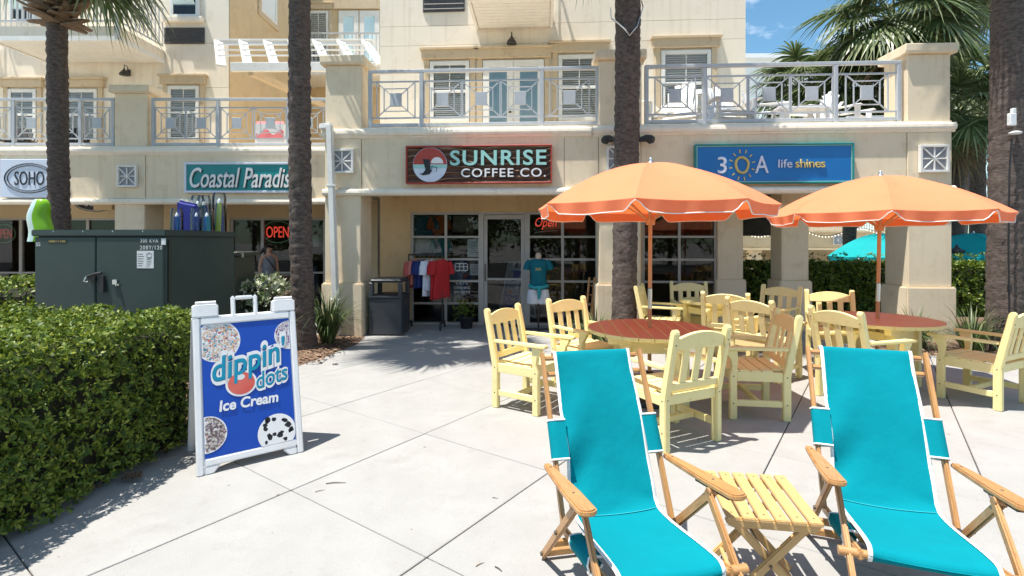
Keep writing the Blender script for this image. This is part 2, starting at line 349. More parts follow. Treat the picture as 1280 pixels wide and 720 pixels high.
chips('leaf_litter', 420, hedge_edge, .022)
# ------------------------------------------------------------------ foliage tools
def leafmesh(name, pts, nrm, size, m, ros=6, spread=.8, width=.42):
    """rosettes of pointed leaves at pts, facing nrm"""
    n = len(pts); V = np.zeros((n*ros, 4, 3)); pts = np.asarray(pts); nrm = np.asarray(nrm)
    ref = np.where(np.abs(nrm[:, 2:3]) > .9, np.array([[1., 0, 0]]), np.array([[0., 0, 1]]))
    a = np.cross(nrm, ref); a /= np.linalg.norm(a, axis=1, keepdims=True)+1e-9; b = np.cross(nrm, a)
    for k in range(ros):
        g = 2*PI*k/ros+RNG.uniform(0, 6.28, n)*(.25 if ros > 3 else 1)+RNG.uniform(0, 1, n); el = RNG.uniform(.15, 1.0, n)*spread
        d = (a*np.cos(g)[:, None]+b*np.sin(g)[:, None])*np.cos(el)[:, None]+nrm*np.sin(el)[:, None]
        s_ = np.cross(d, nrm); s_ /= np.linalg.norm(s_, axis=1, keepdims=True)+1e-9
        up = np.cross(s_, d); L_ = (size*RNG.uniform(.6, 1.25, n))[:, None]
        V[k*n:(k+1)*n, 0] = pts; V[k*n:(k+1)*n, 1] = pts+d*L_*.55-s_*L_*width*.5+up*L_*.05
        V[k*n:(k+1)*n, 2] = pts+d*L_; V[k*n:(k+1)*n, 3] = pts+d*L_*.55+s_*L_*width*.5+up*L_*.05
    N = n*ros; me = bpy.data.meshes.new(name); me.vertices.add(N*4); me.vertices.foreach_set('co', V.astype('f').ravel())
    me.loops.add(N*4); me.loops.foreach_set('vertex_index', np.arange(N*4, dtype='i')); me.polygons.add(N); me.polygons.foreach_set('loop_start', np.arange(0, N*4, 4, dtype='i'))
    me.materials.append(m); me.update(calc_edges=True); me.validate(); return me
def boxpts(n, x0, x1, y0, y1, z0, z1, shear=None, faces='xXyYZ', depth=.12, lump=.06):
    A = {'x': (y1-y0)*(z1-z0), 'X': (y1-y0)*(z1-z0), 'y': (x1-x0)*(z1-z0), 'Y': (x1-x0)*(z1-z0), 'Z': (x1-x0)*(y1-y0)}
    tot = sum(A[f] for f in faces); PT = []; NM = []
    for f in faces:
        k = int(n*A[f]/tot); u = RNG.random(k); v = RNG.random(k); d = RNG.random(k)**1.6*depth
        if f in 'xX':
            s_ = -1 if f == 'x' else 1; x = np.full(k, x0 if f == 'x' else x1)-s_*d; y = y0+u*(y1-y0); z = z0+v*(z1-z0); nn = (s_, 0, .35)
        elif f in 'yY':
            s_ = -1 if f == 'y' else 1; y = np.full(k, y0 if f == 'y' else y1)-s_*d; x = x0+u*(x1-x0); z = z0+v*(z1-z0); nn = (0, s_, .35)
        else: x = x0+u*(x1-x0); y = y0+v*(y1-y0); z = np.full(k, z1)-d; nn = (0, 0, 1)
        p = np.stack([x, y, z], 1); p += (np.sin(p[:, [1, 2, 0]]*9+p[:, [2, 0, 1]]*5)*lump*.5+np.sin(p[:, [2, 0, 1]]*23)*lump*.3)
        q = np.array(nn)[None, :]+RNG.normal(0, .45, (k, 3)); q /= np.linalg.norm(q, axis=1, keepdims=True); PT.append(p); NM.append(q)
    return np.concatenate(PT), np.concatenate(NM)
def hedge(name, label, x0, x1, y0, y1, h, n, size, faces, rz=0, loc=(0, 0, 0), m='hedge', z0=0, cat='hedge', group=None, lump=.06):
    t = thing(name, label, cat, loc, rz, group)
    p, q = boxpts(n, x0, x1, y0, y1, z0+.04, h, faces=faces, lump=lump); r = 1
    link('foliage', leafmesh('foliage', p, q, size, M[m]), t)['kind'] = 'stuff'
    MB().bx(x0+.13, x1-.13, y0+.13, y1-.13, z0-.01, h-.14).build('dark_core', M['hedgecore'], t, .05); return t  # solid dark box inside the leaves, added to block light
def tufts(name, label, loc, n, h, spread, group=None, w=.012, m='blade'):
    b = MB(); 
    for i in range(n):
        a = random.random()*2*PI; e = random.uniform(.05, 1)**.8*spread; L_ = h*random.uniform(.65, 1.1); r0 = random.random()*.10*(spread+.3)
        p = Vector((math.cos(a)*r0, math.sin(a)*r0, 0)); d = Vector((math.cos(a), math.sin(a), 0)); s_ = Vector((-d.y, d.x, 0))*w*random.uniform(.6, 1.2)
        V = []; K = 5
        for j in range(K+1):
            t = j/K; ang = e*.6+e*1.5*t*t; q = p+d*(L_*t*math.sin(min(ang, 2.2)))+Vector((0, 0, L_*t*math.cos(min(ang, 2.0))))
            if q.z < .01: q.z = .01
            ww = (1-t**2.2)+.03; V += [q-s_*ww, q+s_*ww]
        b.add(V, [(2*j, 2*j+1, 2*j+3, 2*j+2) for j in range(K)], None, 0, True)
    o = b.build(name, M[m], None, loc=loc); return tag(o, label, 'plant', group)
FR = {}
def frond_mesh(el, k, m='frond', sc=1.0, nseg=42):
    random.seed(100+k*37+int(el*10)); b = MB(); Lp = .75*sc; pts = []; d = None; p = Vector((0, .08, 0)); ang = el
    for i in range(7):
        pts.append(p.copy()); d = Vector((0, math.cos(ang), math.sin(ang))); p = p+d*Lp/6; ang -= .07+.03*max(0, math.cos(el))
    b.tube(pts, [.022*sc*(1-.5*i/6) for i in range(7)], 5, cap=False, flat=.5)
    base = pts[-1]; sd = Vector((1, 0, 0)); up = sd.cross(d)
    for i in range(nseg):
        g = (i/(nseg-1)-.5)*2*R(128); L_ = sc*(.92-.25*abs(g)/2.2)*random.uniform(.88, 1.05); rd = d*math.cos(g)+sd*math.sin(g)
        st = base+d*(.12*sc*max(0, math.cos(g)))*(1-.6*abs(g)/2.2); sv = rd.cross(up).normalized(); V = []; K = 4; twist = random.uniform(-.5, .5); jit = random.uniform(-.10, .10)
        for j in range(K+1):
            t = j/K; q = st+rd*(L_*t)+up*(.16*sc*t*(abs(g)/2.2)+jit*t*L_)-d*(.12*sc*t*t*abs(g)/2.2); dr = .42*sc*t**2.3*random.uniform(.9, 1.1); q.z -= dr
            w = (.027*sc)*(.5+1.1*t if t < .45 else 1.0*(1-t)/.55+.03); s2 = sv*math.cos(twist)+up*math.sin(twist); V += [q-s2*w, q+s2*w]
        b.add(V, [(2*j, 2*j+1, 2*j+3, 2*j+2) for j in range(K)], None, 0, False)
    return b.mesh('frond', M[m])
for el in (75, 55, 35, 15, -5, -25, -45):
    for k in (0, 1): FR[(el, k)] = frond_mesh(R(el), k)
DEAD = [frond_mesh(R(-62), k, 'deadfrond', .9, 22) for k in (0, 1)]
random.seed(21)
def palm(label, x, y, h, r0, r1, zb=0, nf=34, sc=1.0, group='cabbage palms', lean=(0, 0), boots=(0, 0), detail=True, dead=3, rings=True, seed=1, lo=-45, extra=(), bl=1.0):
    random.seed(seed); t = thing('palm_tree', label, 'palm tree', (x, y, zb), 0, group); n = 20 if detail else 10; K = int(h/(.055 if detail else .3)); b = MB()
    rows = []
    for i in range(K+1):
        f = i/K; z = h*f; c = Vector((lean[0]*f+.03*math.sin(f*4+seed), lean[1]*f, z)); r = r0*(1-f)+r1*f+(.05*math.exp(-z*4) if r0 else 0)
        row = []
        for j in range(n):
            g = 2*PI*j/n; jr = random.uniform(-1, 1)*(.010 if detail else .015)+(.006*math.sin(z*40+3*math.sin(g)) if detail else 0); jr += (.009*(((z+.02*math.sin(g*2+seed))*8.5) % 1)-.004) if detail else 0; row.append(c+Vector((math.cos(g)*(r+jr), math.sin(g)*(r+jr), random.uniform(-.01, .01) if 0 < i < K else 0)))
        row.append(row[0]); rows.append(row)
    b.grid(rows); b.build('trunk', M['bark'], t)
    if boots[1]:
        for i in range(boots[1]):
            f = i/boots[1]; z = h-boots[0]+boots[0]*f; g = i*2.399; bb = MB(); rr = r1*.9; d = Vector((math.cos(g), math.sin(g), 0)); s_ = Vector((-d.y, d.x, 0))
            a0 = Vector((lean[0], lean[1], z))+d*rr; L_ = random.uniform(.22, .36)*bl; tip = a0+d*L_*random.uniform(.55, .9)+Vector((0, 0, L_*random.uniform(-.1, .75))); mid = (a0+tip)/2+d*.04
            wd = .085*bl**.6; V = [a0-s_*wd, a0+s_*wd, mid+s_*wd*.7, tip+s_*.03, tip-s_*.03, mid-s_*wd*.7]
            V2 = [v-Vector((0, 0, .035))-d*.01 for v in V]
            bb.add(V+V2, [(0, 1, 2, 5), (5, 2, 3, 4), (11, 8, 7, 6), (10, 9, 8, 11), (0, 5, 11, 6), (5, 4, 10, 11), (4, 3, 9, 10), (3, 2, 8, 9), (2, 1, 7, 8)]); bb.build('leaf_base', M['boot'], t)
    top = Vector((lean[0]+.03*math.sin(4+seed), lean[1], h-.05)); els = (75, 55, 35, 15, -5, -25, -45)
    for i in range(nf):
        f = i/nf; want = 80-(80-lo)*f**.85; el = min(els, key=lambda e: abs(e-want-random.uniform(-9, 9)))
        o = link('frond', FR[(el, i % 2)], t, top+Vector((0, 0, .12*(1-f))), i*2.399+random.uniform(-.2, .2)); s_ = sc*random.uniform(.9, 1.1); o.scale = (s_, s_, s_)
    for az, el, z, k in extra:
        o = link('frond', FR[(el, k)], t, (0, 0, z), az); o.scale = (sc, sc, sc)
    for i in range(dead):
        o = link('dry_frond', DEAD[i % 2], t, top+Vector((0, 0, -.1)), i*2.1+seed); o.scale = (sc, sc, sc)
    return t
# ------------------------------------------------------------------ right wing (local frame: x along the front, y into the building)
O2 = Vector((-2.849, 8.75, 0)); AL = -R(3.2); E2 = Vector((math.cos(AL), math.sin(AL), 0)); N2 = Vector((-math.sin(AL), math.cos(AL), 0))
def Wp(px, py, v):
    """ray through a photo pixel met with the wing's plane at depth v -> (u, z)"""
    rx = (px-640)/F; o = O2+N2*v; det = rx*N2.x+N2.y
    t = (o.x*N2.x+o.y*N2.y)/det; p = Vector((rx*t, t, EYE-(py-HZ)/F*t)); return (p-o).dot(E2), p.z
def U(px, v=0): return Wp(px, HZ, v)[0]
def Wd(u, v, z=0): q = O2+E2*u+N2*v; return Vector((q.x, q.y, z))
RW = thing('coffee_shop_building', 'cream stucco building with the coffee shop arcade under a railed roof terrace', 'building', O2, AL)
ua, ub = U(406), U(1190); uc0, uc1 = U(451), U(1135); um0, um1 = U(749), U(801)
ZB, ZT = 2.37, 3.50
def column(par, u0, u1, v0, v1, z1, m='stucco', pl=.90):
    c = MB().bx(u0, u1, v0, v1, pl, z1).build('column', M[m], par, .012, 2)
    MB().bx(u0-.045, u1+.045, v0-.045, v1+.045, -.02, pl).build('plinth', M[m], c, .02, 2); return c
column(RW, ua, uc0, .0, .56, ZB+.04); column(RW, um0, um1, .0, .5, ZB+.04); column(RW, uc1, ub, .0, .56, ZB+.04, pl=.88)
column(RW, U(977, .95), U(1011, .95), .95, 1.4, 2.62); column(RW, U(897, 1.22), U(929, 1.22), 1.22, 1.6, 2.62)
corn_lo = [(0, 0), (-.075, .015), (-.095, .05), (-.09, .085), (-.055, .12), (0, .125)]
corn_hi = [(0, 0), (-.02, .005), (-.03, .03), (-.055, .045), (-.066, .08), (-.06, .125), (-.04, .15), (0, .155)]
for (x0, x1) in ((ua-.02, um0-.1), (um0-.1+.004, ub+.02)):
    MB().extr([(y+.02, z+ZB) for y, z in corn_lo], x0, x1).build('lower_cornice', M['stuccob'], RW)
    MB().extr([(y+.02, z+ZT-.155) for y, z in corn_hi], x0-.03, x1+(.03 if x1 > 5 else 0)).build('upper_cornice', M['stuccob'], RW)
f0, f1 = ZB+.126, ZT-.156
for (x0, x1) in ((uc0+.01, U(705)), (U(705)+.008, um0-.01), (um1+.01, uc1-.01)):
    MB().bx(x0, x1, .02, .5, f0, f1).build('fascia', M['stucco'], RW)
for (x0, x1) in ((ua, uc0), (um0, um1), (uc1, ub)):
    MB().bx(x0, x1, .005, .5, f0, f1).build('fascia_block', M['stucco'], RW, .006)
MB().bx(ua, ub, .5, 2.9, 2.62, 3.40).build('terrace_slab', M['stucco'], RW)
MB().bx(U(921, 2.9), U(986, 2.9), 2.905, 4.4, Wp(950, 294, 2.9)[1], 3.40).build('passage_dark_block', M['dark'], RW); MB().bx(U(700, 2.9), ub, 2.902, 3.9, 2.62, 3.2).build('rear_slab', M['stucco'], RW)  # passage: dark block added so its top reads dark
MB().bx(ua-.01, ub+.01, .02, .56, ZT, ZT+.03).build('parapet_kerb', M['stuccob'], RW)
for (x0, x1, dep) in ((ua, uc0, .56), (um0, um1+.02, .5), (uc1+.01, ub, .6)):
    p = MB().bx(x0, x1, .03, dep, ZT+.03, 4.60).build('parapet_pier', M['stucco'], RW, .01)
    MB().extr([(-.03, 4.60), (-.045, 4.64), (-.045, 4.75), (dep+.06, 4.75), (dep+.06, 4.64), (dep+.045, 4.60)], x0-.07, x1+.07).build('cap', M['stucco'], p, .008)
# shop wall with real openings
V1 = 1.25; sx0, sx1 = U(513, V1), U(748, V1); wx0, wx1 = U(803, V1), U(897, V1); zt = 2.17; wl = U(475, V1)
wall = MB(); wall.bx(wl, sx0, V1, V1+.15, 0, 2.62).bx(sx0, sx1, V1, V1+.15, zt, 2.62).bx(sx1, wx0, V1, V1+.15, 0, 2.62).bx(wx0, wx1, V1, V1+.15, zt, 2.62)
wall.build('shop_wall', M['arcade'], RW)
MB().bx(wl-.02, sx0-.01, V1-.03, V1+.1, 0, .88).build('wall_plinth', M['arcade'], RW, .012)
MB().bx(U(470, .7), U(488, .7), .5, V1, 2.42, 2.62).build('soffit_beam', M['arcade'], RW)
rows_z = [.03, .41, .84, 1.26, 1.69, 2.14]
def shopfront(x0, x1, nc, par, name='shop_window', rows=rows_z, v=V1+.03, fw=.05):
    p = link(name, None, par); b = MB(); top = rows[-1]; bot = rows[0]
    for i in range(nc+1):
        x = x0+(x1-x0)*i/nc; b.bx(x-(0 if i == 0 else fw/2 if i < nc else fw), x+(fw if i == 0 else fw/2 if i < nc else 0), v, v+.08, bot-.03, top+.03)
    for i in range(nc):
        xa = x0+(x1-x0)*i/nc+fw*(1 if i == 0 else .5); xb = x0+(x1-x0)*(i+1)/nc-fw*(1 if i == nc-1 else .5)
        for j, z in enumerate(rows): b.bx(xa, xb, v+.004, v+.076, z-(.03 if j == 0 else .02), z+(.03 if j == len(rows)-1 else .02))
        for j in range(len(rows)-1):
            q = MB(); q.add([(xa-.005, v+.04, rows[j]), (xb+.005, v+.04, rows[j]), (xb+.005, v+.04, rows[j+1]), (xa-.005, v+.04, rows[j+1])], [(0, 1, 2, 3)]); q.build('pane', M['glass'], p)
    b.build('frame', M['alum'], p); return p
d0, d1x = U(603, V1), U(657, V1)
shopfront(sx0, d0-.03, 2, RW); shopfront(d1x+.03, sx1, 2, RW); shopfront(wx0, wx1, 2, RW)
dr = link('shop_door', None, RW); b = MB(); v = V1+.03
b.bx(d0-.03, d0+.02, v, v+.09, 0, 2.17).bx(d1x-.02, d1x+.03, v, v+.09, 0, 2.17).bx(d0+.02, d1x-.02, v, v+.09, 2.12, 2.17)
b.bx(d0+.024, d0+.09, v+.02, v+.065, .02, 2.11).bx(d1x-.09, d1x-.024, v+.02, v+.065, .02, 2.11).bx(d0+.09, d1x-.09, v+.022, v+.063, 2.03, 2.11).bx(d0+.09, d1x-.09, v+.022, v+.063, .02, .16).bx(d0+.09, d1x-.09, v+.022, v+.063, .86, .90)
b.build('frame', M['alum'], dr)
for z0, z1 in ((.15, .87), (.89, 2.04)): MB().add([(d0+.085, v+.04, z0), (d1x-.085, v+.04, z0), (d1x-.085, v+.04, z1), (d0+.085, v+.04, z1)], [(0, 1, 2, 3)]).build('pane', M['glass'], dr)
MB().tube([(d0+.055, v-.0, .85), (d0+.055, v-.04, .9), (d0+.055, v-.04, 1.12), (d0+.055, v-.0, 1.17)], .011, 8).build('handle', M['bolt'], dr)
# interior
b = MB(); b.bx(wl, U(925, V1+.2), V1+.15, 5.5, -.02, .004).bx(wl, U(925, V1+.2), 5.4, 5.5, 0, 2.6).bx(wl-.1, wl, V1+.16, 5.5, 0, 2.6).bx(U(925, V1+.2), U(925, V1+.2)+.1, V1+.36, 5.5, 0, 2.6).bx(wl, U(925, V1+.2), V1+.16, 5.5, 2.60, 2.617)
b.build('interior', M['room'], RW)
sh = MB()
for i in range(5):
    x = wl+1.2+i*1.35; sh.bx(x, x+1.0, 3.6, 4.0, .0, .9); sh.bx(x+.1, x+.9, 5.1, 5.38, 1.2, 1.24)
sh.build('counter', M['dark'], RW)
# upper storey wall
V2 = 2.7; ul, ur = U(475, V2), U(932, V2)
for z0, z1 in ((3.42, 5.93), (5.937, 6.36), (6.367, 9.5)): MB().bx(ul, ur, V2, V2+6, z0, z1).build('upper_wall', M['stuccob'], RW)
def sash(par, u0, u1, z0, z1, v, nb=26, glassm='glassu', blind='blind', head=True, trimw=.13, sides=True, name='window', cross=True):
    """white sash window standing proud of a wall plane y=v, facing -y"""
    p = link(name, None, par); b = MB(); fw = .085; zm = (z0+z1)/2
    b.bx(u0, u0+fw, v-.06, v-.002, z0, z1).bx(u1-fw, u1, v-.06, v-.002, z0, z1).bx(u0+fw, u1-fw, v-.058, v-.002, z1-fw, z1).bx(u0+fw, u1-fw, v-.058, v-.002, z0, z0+fw*.8)
    if cross: b.bx(u0+fw, u1-fw, v-.056, v-.02, zm-.03, zm+.03)
    um = (u0+u1)/2; b.bx(um-.009, um+.009, v-.05, v-.03, zm+.03, z1-fw)
    b.build('frame', M['white'], p, .004)
    MB().bx(u0+fw-.01, u1-fw+.01, v-.012, v-.003, z0+fw*.5, z1-fw*.5).build('backing', M['dark'], p)
    s_ = MB(); h = z1-z0-2*fw
    for i in range(nb):
        z = z0+fw+h*(i+.5)/nb; s_.box(((u0+u1)/2, v-.022, z), (u1-u0-2*fw-.02, .003, h/nb*1.1), Matrix.Rotation(.9, 3, 'X'))
    s_.build('blind', M[blind], p)
    for za, zb in (((z0+fw*.8, zm-.03), (zm+.03, z1-fw)) if cross else ((z0+fw*.8, z1-fw),)):
        MB().add([(u0+fw-.004, v-.040, za), (u1-fw+.004, v-.040, za), (u1-fw+.004, v-.040, zb), (u0+fw-.004, v-.040, zb)], [(0, 1, 2, 3)]).build('pane', M[glassm], p)
    if head:
        t = MB(); t.bx(u0-trimw-.05, u1+trimw+.05, v-.10, v-.002, z1+.05, z1+.24); t.bx(u0-trimw-.09, u1+trimw+.09, v-.14, v-.003, z1+.24, z1+.29)
        if sides: t.bx(u0-trimw, u0-.012, v-.05, v-.004, z0-.1, z1+.05).bx(u1+.012, u1+trimw, v-.05, v-.004, z0-.1, z1+.05)
        t.build('surround', M['trim'], p, .006)
    return p
def wz(py, v=V2): return Wp(640, py, v)[1]
sash(RW, U(538, V2), U(587, V2), wz(152), wz(76), V2); sash(RW, U(698, V2), U(750, V2), wz(152), wz(71), V2); sash(RW, U(826, V2), U(888, V2), wz(150), wz(68), V2)
dd = link('terrace_door', None, RW); xa, xb = U(604, V2), U(680, V2); zt2 = wz(76); b = MB(); xm = (xa+xb)/2
for x0, x1 in ((xa, xm-.003), (xm+.003, xb)):
    b.bx(x0, x0+.14, V2-.06, V2-.002, 3.47, zt2).bx(x1-.14, x1, V2-.06, V2-.002, 3.47, zt2).bx(x0+.14, x1-.14, V2-.058, V2-.002, zt2-.15, zt2).bx(x0+.14, x1-.14, V2-.058, V2-.002, 3.47, 3.75)
    MB().bx(x0+.13, x1-.13, V2-.02, V2-.003, 3.7, zt2-.1).build('curtain', M['skytint'], dd)
    MB().add([(x0+.135, V2-.04, 3.74), (x1-.135, V2-.04, 3.74), (x1-.135, V2-.04, zt2-.14), (x0+.135, V2-.04, zt2-.14)], [(0, 1, 2, 3)]).build('pane', M['glassu'], dd)
b.build('frame', M['white'], dd, .004)
MB().bx(xa-.15, xb+.15, V2-.10, V2-.002, zt2+.04, zt2+.24).bx(xa-.2, xb+.2, V2-.14, V2-.003, zt2+.24, zt2+.29).bx(xa-.13, xa-.012, V2-.05, V2-.004, 3.45, zt2+.04).bx(xb+.012, xb+.13, V2-.05, V2-.004, 3.45, zt2+.04).build('surround', M['trim'], dd, .006)
MB().lathe([(.0, 0), (.028, .0), (.03, .02), (.018, .035), (0, .04)], 10).build('handle', M['bolt'], dd, loc=(xm-.07, V2-.10, 4.4))
def balcony(par, u0, u1, v0, v1, zb, nb, back=False):
    p = link('balcony', None, par)
    MB().bx(u0, u1, v0, v1-.003, zb+.05, zb+.34).build('slab', M['stuccob'], p, .006)
    n = 9; dv = (v1-v0-.12)/n
    for i in range(n): MB().bx(u0+.06, u1-.06, v0+.06+dv*i+.005, v0+.06+dv*(i+1)-.005, zb+.02, zb+.049).build('soffit_board', M['white'], p)
    MB().bx(u0, u1, v0-.012, v0+.05, zb, zb+.11).bx(u0-.012, u0+.05, v0+.05, v1-.004, zb, zb+.11).bx(u1-.05, u1+.012, v0+.05, v1-.004, zb, zb+.11).build('edge_trim', M['white'], p)
    r = MB(); zr = zb+.36; H = 1.02
    segs = [((u0, v0), (u1, v0)), ((u0, v0), (u0, v1-.05)), ((u1, v0), (u1, v1-.05))]
    for (x0, y0), (x1, y1) in segs:
        r.beam((x0, y0-.03, zr+H), (x1, y1-.03, zr+H), .05, .05); r.beam((x0, y0-.03, zr+.08), (x1, y1-.03, zr+.08), .035, .035); k = max(2, int((abs(x1-x0)+abs(y1-y0))/.13))
        for i in range(k+1): t = i/k; x = x0+(x1-x0)*t; y = y0+(y1-y0)*t-.03; r.bx(x-.010, x+.010, y-.010, y+.010, zr+.08, zr+H)
    r.build('railing', M['rail'], p)
    q = MB()
    for x in (u0, u1): MB().bx(x-.04, x+.04, v0-.075, v0-.0135, zb+.02, zr+H).build('railing_post', M['rail'], p)
    return p
balcony(RW, U(585, 1.35), U(692, 1.35), 1.30, V2, wz(37), 10)
def louver(par, u0, u1, z0, z1, v):
    p = MB().bx(u0, u1, v-.03, v-.002, z0, z1).build('louver_grille', M['louver'], par); b = MB(); n = 7
    for i in range(n): z = z0+(z1-z0)*(i+.5)/n; b.box(((u0+u1)/2, v-.035, z), (u1-u0-.04, .02, .022), Matrix.Rotation(-.6, 3, 'X'))
    b.build('fin', M['louver'], p)
louver(RW, U(529, V2), U(581, V2), wz(13), wz(-30), V2)
def lamp(par, u, z, v):
    p = MB().lathe([(0, .16), (.02, .16), (.03, .13), (.10, .04), (.115, 0), (.10, -.015), (0, -.02)], 14).build('wall_lamp', M['iron'], par, loc=(u, v-.16, z))
    MB().tube([(0, .16, .1), (0, .10, .26), (0, 0, .25), (0, 0, .15)], .012, 6).box((0, .15, .1), (.09, .02, .16)).build('bracket', M['iron'], p)
lamp(RW, U(640, V2), wz(58), V2)
def vent(par, u0, u1, z0, z1, v):
    p = MB().bx(u0+.02, u1-.02, v-.03, v-.002, z0+.02, z1-.02).build('vent_grille', M['ventback'], par); b = MB(); w = .035; c = ((u0+u1)/2, (z0+z1)/2)
    b.bx(u0, u1, v-.07, v-.004, z1-w, z1).bx(u0, u1, v-.07, v-.004, z0, z0+w).bx(u0, u0+w, v-.07, v-.004, z0+w, z1-w).bx(u1-w, u1, v-.07, v-.004, z0+w, z1-w)
    for i in range(4):
        a = PI*i/4; L_ = (u1-u0)/2*(1 if i % 2 == 0 else 1.3)-w*.8; dx = math.cos(a)*L_; dz = math.sin(a)*L_; y = v-.045-.003*i
        b.beam((c[0]-dx, y, c[1]-dz), (c[0]+dx, y, c[1]+dz), .02, .022, (0, 1, 0))
    b.build('grille_bars', M['white'], p, .003)
for p0, p1, py0, py1 in ((415, 443, 217, 187), (758, 790, 215, 183), (1147, 1183, 216, 182)):
    vent(RW, U(p0), U(p1), Wp(p0, py0, 0)[1], Wp(p0, py1, 0)[1], .0)
# downspout
b = MB(); pA = Wp(401, 158, -.10); pB = Wp(412, 170, -.12); pC = Wp(421, 392, -.12)
b.beam((pA[0]-.03, -.05, pA[1]), (pB[0]+.02, -.10, pA[1]+.015), .10, .09); b.beam((pB[0], -.12, pA[1]+.02), (pC[0], -.12, .05), .095, .11, (0, 1, 0))
for z in (2.52, .62): x = pB[0]+(pC[0]-pB[0])*(3.5-z)/3.4; b.bx(x-.09, x+.09, -.18, -.06, z, z+.03)
b.build('downspout', M['white'], RW, .012, 2)
# ------------------------------------------------------------------ railings
def railing(name, label, a, b_, z0, z1, bays, posts=None):
    """a, b_: plan ends; bays: list of (fraction0, fraction1, panels)"""
    a = Vector((a.x, a.y, 0)); b_ = Vector((b_.x, b_.y, 0)); d = (b_-a); Ln = d.length; t = thing(name, label, 'railing', (a.x, a.y, 0), math.atan2(d.y, d.x)); H = z1-z0
    m = M['rail']
    MB().bx(-.03, Ln+.03, -.035, .035, z1-.055, z1).build('top_rail', m, t, .006); MB().bx(-.03, Ln+.03, -.028, .028, z0+.03, z0+.085).build('bottom_rail', m, t, .005)
    ps = sorted(set([f for q in bays for f in q[:2]]))
    for f in ps: MB().bx(Ln*f-.032, Ln*f+.032, -.034, .034, z0, z1-.056).build('post', m, t, .005)
    zl, zh = z0+.18, z1-.20; k = .013
    for f0, f1, n in bays:
        x0, x1 = Ln*f0+.033, Ln*f1-.033
        for z in (zl, zh): MB().bx(x0, x1, -.012, .012, z-k, z+k).build('inner_rail', m, t)
        w = (x1-x0)/n
        for i in range(n):
            xl = x0+w*i+(.05 if n == 1 else .012); xr = x0+w*(i+1)-(.05 if n == 1 else .012); xc = (xl+xr)/2; zc = (zl+zh)/2; hw = min((xr-xl)/2, .33); xl, xr = xc-hw, xc+hw
            p = MB(); hm = .088
            for x in (xl, xr): p.bx(x-.009, x+.009, -.011, .011, zl+k, zh-k)
            iw = hw*.62; ih = (zh-zl)/2*.62
            for x in (xc-iw, xc+iw): p.bx(x-.008, x+.008, -.010, .010, zc-ih, zc+ih)
            for z in (zc-ih, zc+ih): p.bx(xc-iw+.008, xc+iw-.008, -.010, .010, z-.008, z+.008)
            for sx in (-1, 1):
                for sz in (-1, 1): p.beam((xc+sx*hw, .001*sx, zc+sz*((zh-zl)/2-.01)), (xc+sx*hm, .001*sx, zc+sz*hm), .017, .017, (0, 1, 0))
            q = p.build('panel', m, t); MB().bx(xc-.10, xc+.10, -.016, .016, zc-.115, zc+.115).build('medallion', m, q, .004)
    return t
vr = .12
def fr(px, a, b): return (U(px, vr)-U(a, vr))/(U(b, vr)-U(a, vr))
railing('terrace_railing', 'pale grey terrace railing above the brown carved coffee sign', Wd(U(463, vr), vr), Wd(U(747, vr), vr), ZT+.03, 4.53, [(0, fr(527, 463, 747), 1), (fr(527, 463, 747), fr(677, 463, 747), 3), (fr(677, 463, 747), 1, 1)])
railing('terrace_railing', 'grey terrace railing above the blue shop sign, with white garden chairs behind it', Wd(U(808, vr), vr), Wd(U(1123, vr), vr), ZT+.03, 4.53, [(0, fr(880, 808, 1123), 1), (fr(880, 808, 1123), fr(1044, 808, 1123), 3), (fr(1044, 808, 1123), 1, 1)])
railing('stair_railing', 'short grey stair handrail rising behind the right end of the roof terrace', Wd(U(1060, 2.5), 2.5), Wd(U(1112, 2.5), 2.5), 3.45, 4.2, [(0, 1, 2)])
# ------------------------------------------------------------------ left wing (front at y = YL)
YL = 10.75; YS = 12.25; YU = 13.4
def X(px, Y): return (px-640)/F*Y
def Zp(py, Y): return EYE-(py-HZ)/F*Y
LW = thing('shop_row_building', 'cream stucco building set back at the left, with two shops under a terrace', 'building', (0, YL, 0))
def lx(px, Y): return X(px, Y)
c0, c1 = X(143, YL), X(181, YL); xe = -2.95; xw = -17
column(LW, c0, c1, 0, .6, ZB+.04); column(LW, c0-4.6, c1-4.6, 0, .6, ZB+.04)
for s0, s1 in ((xw, c0-.05), (c0-.046, xe)):
    MB().extr([(y+.02, z+ZB) for y, z in corn_lo], s0, s1).build('lower_cornice', M['stuccob'], LW); MB().extr([(y+.02, z+3.56-.155) for y, z in corn_hi], s0, s1).build('upper_cornice', M['stuccob'], LW)
for s0, s1 in ((xw, c0-.01), (c1+.01, xe)): MB().bx(s0, s1, .02, .5, f0, 3.404).build('fascia', M['stucco'], LW)
MB().bx(c0, c1, .005, .5, f0, 3.404).build('fascia_block', M['stucco'], LW, .006)
MB().bx(xw, xe, .5, YU-YL+.1, 2.62, 3.45).build('terrace_slab', M['stucco'], LW)
MB().bx(xw, xe, .02, .56, 3.56, 3.59).build('parapet_kerb', M['stuccob'], LW)
p = MB().bx(c0-.02, c1+.02, .03, .62, 3.59, 4.70).build('parapet_pier', M['stucco'], LW, .01); MB().bx(c0-.10, c1+.10, -.05, .70, 4.70, 4.86).build('cap', M['stucco'], p, .02, 2)
vent(LW, X(149, YL), X(173, YL), Zp(234, YL), Zp(207, YL), .0)
vs = YS-YL
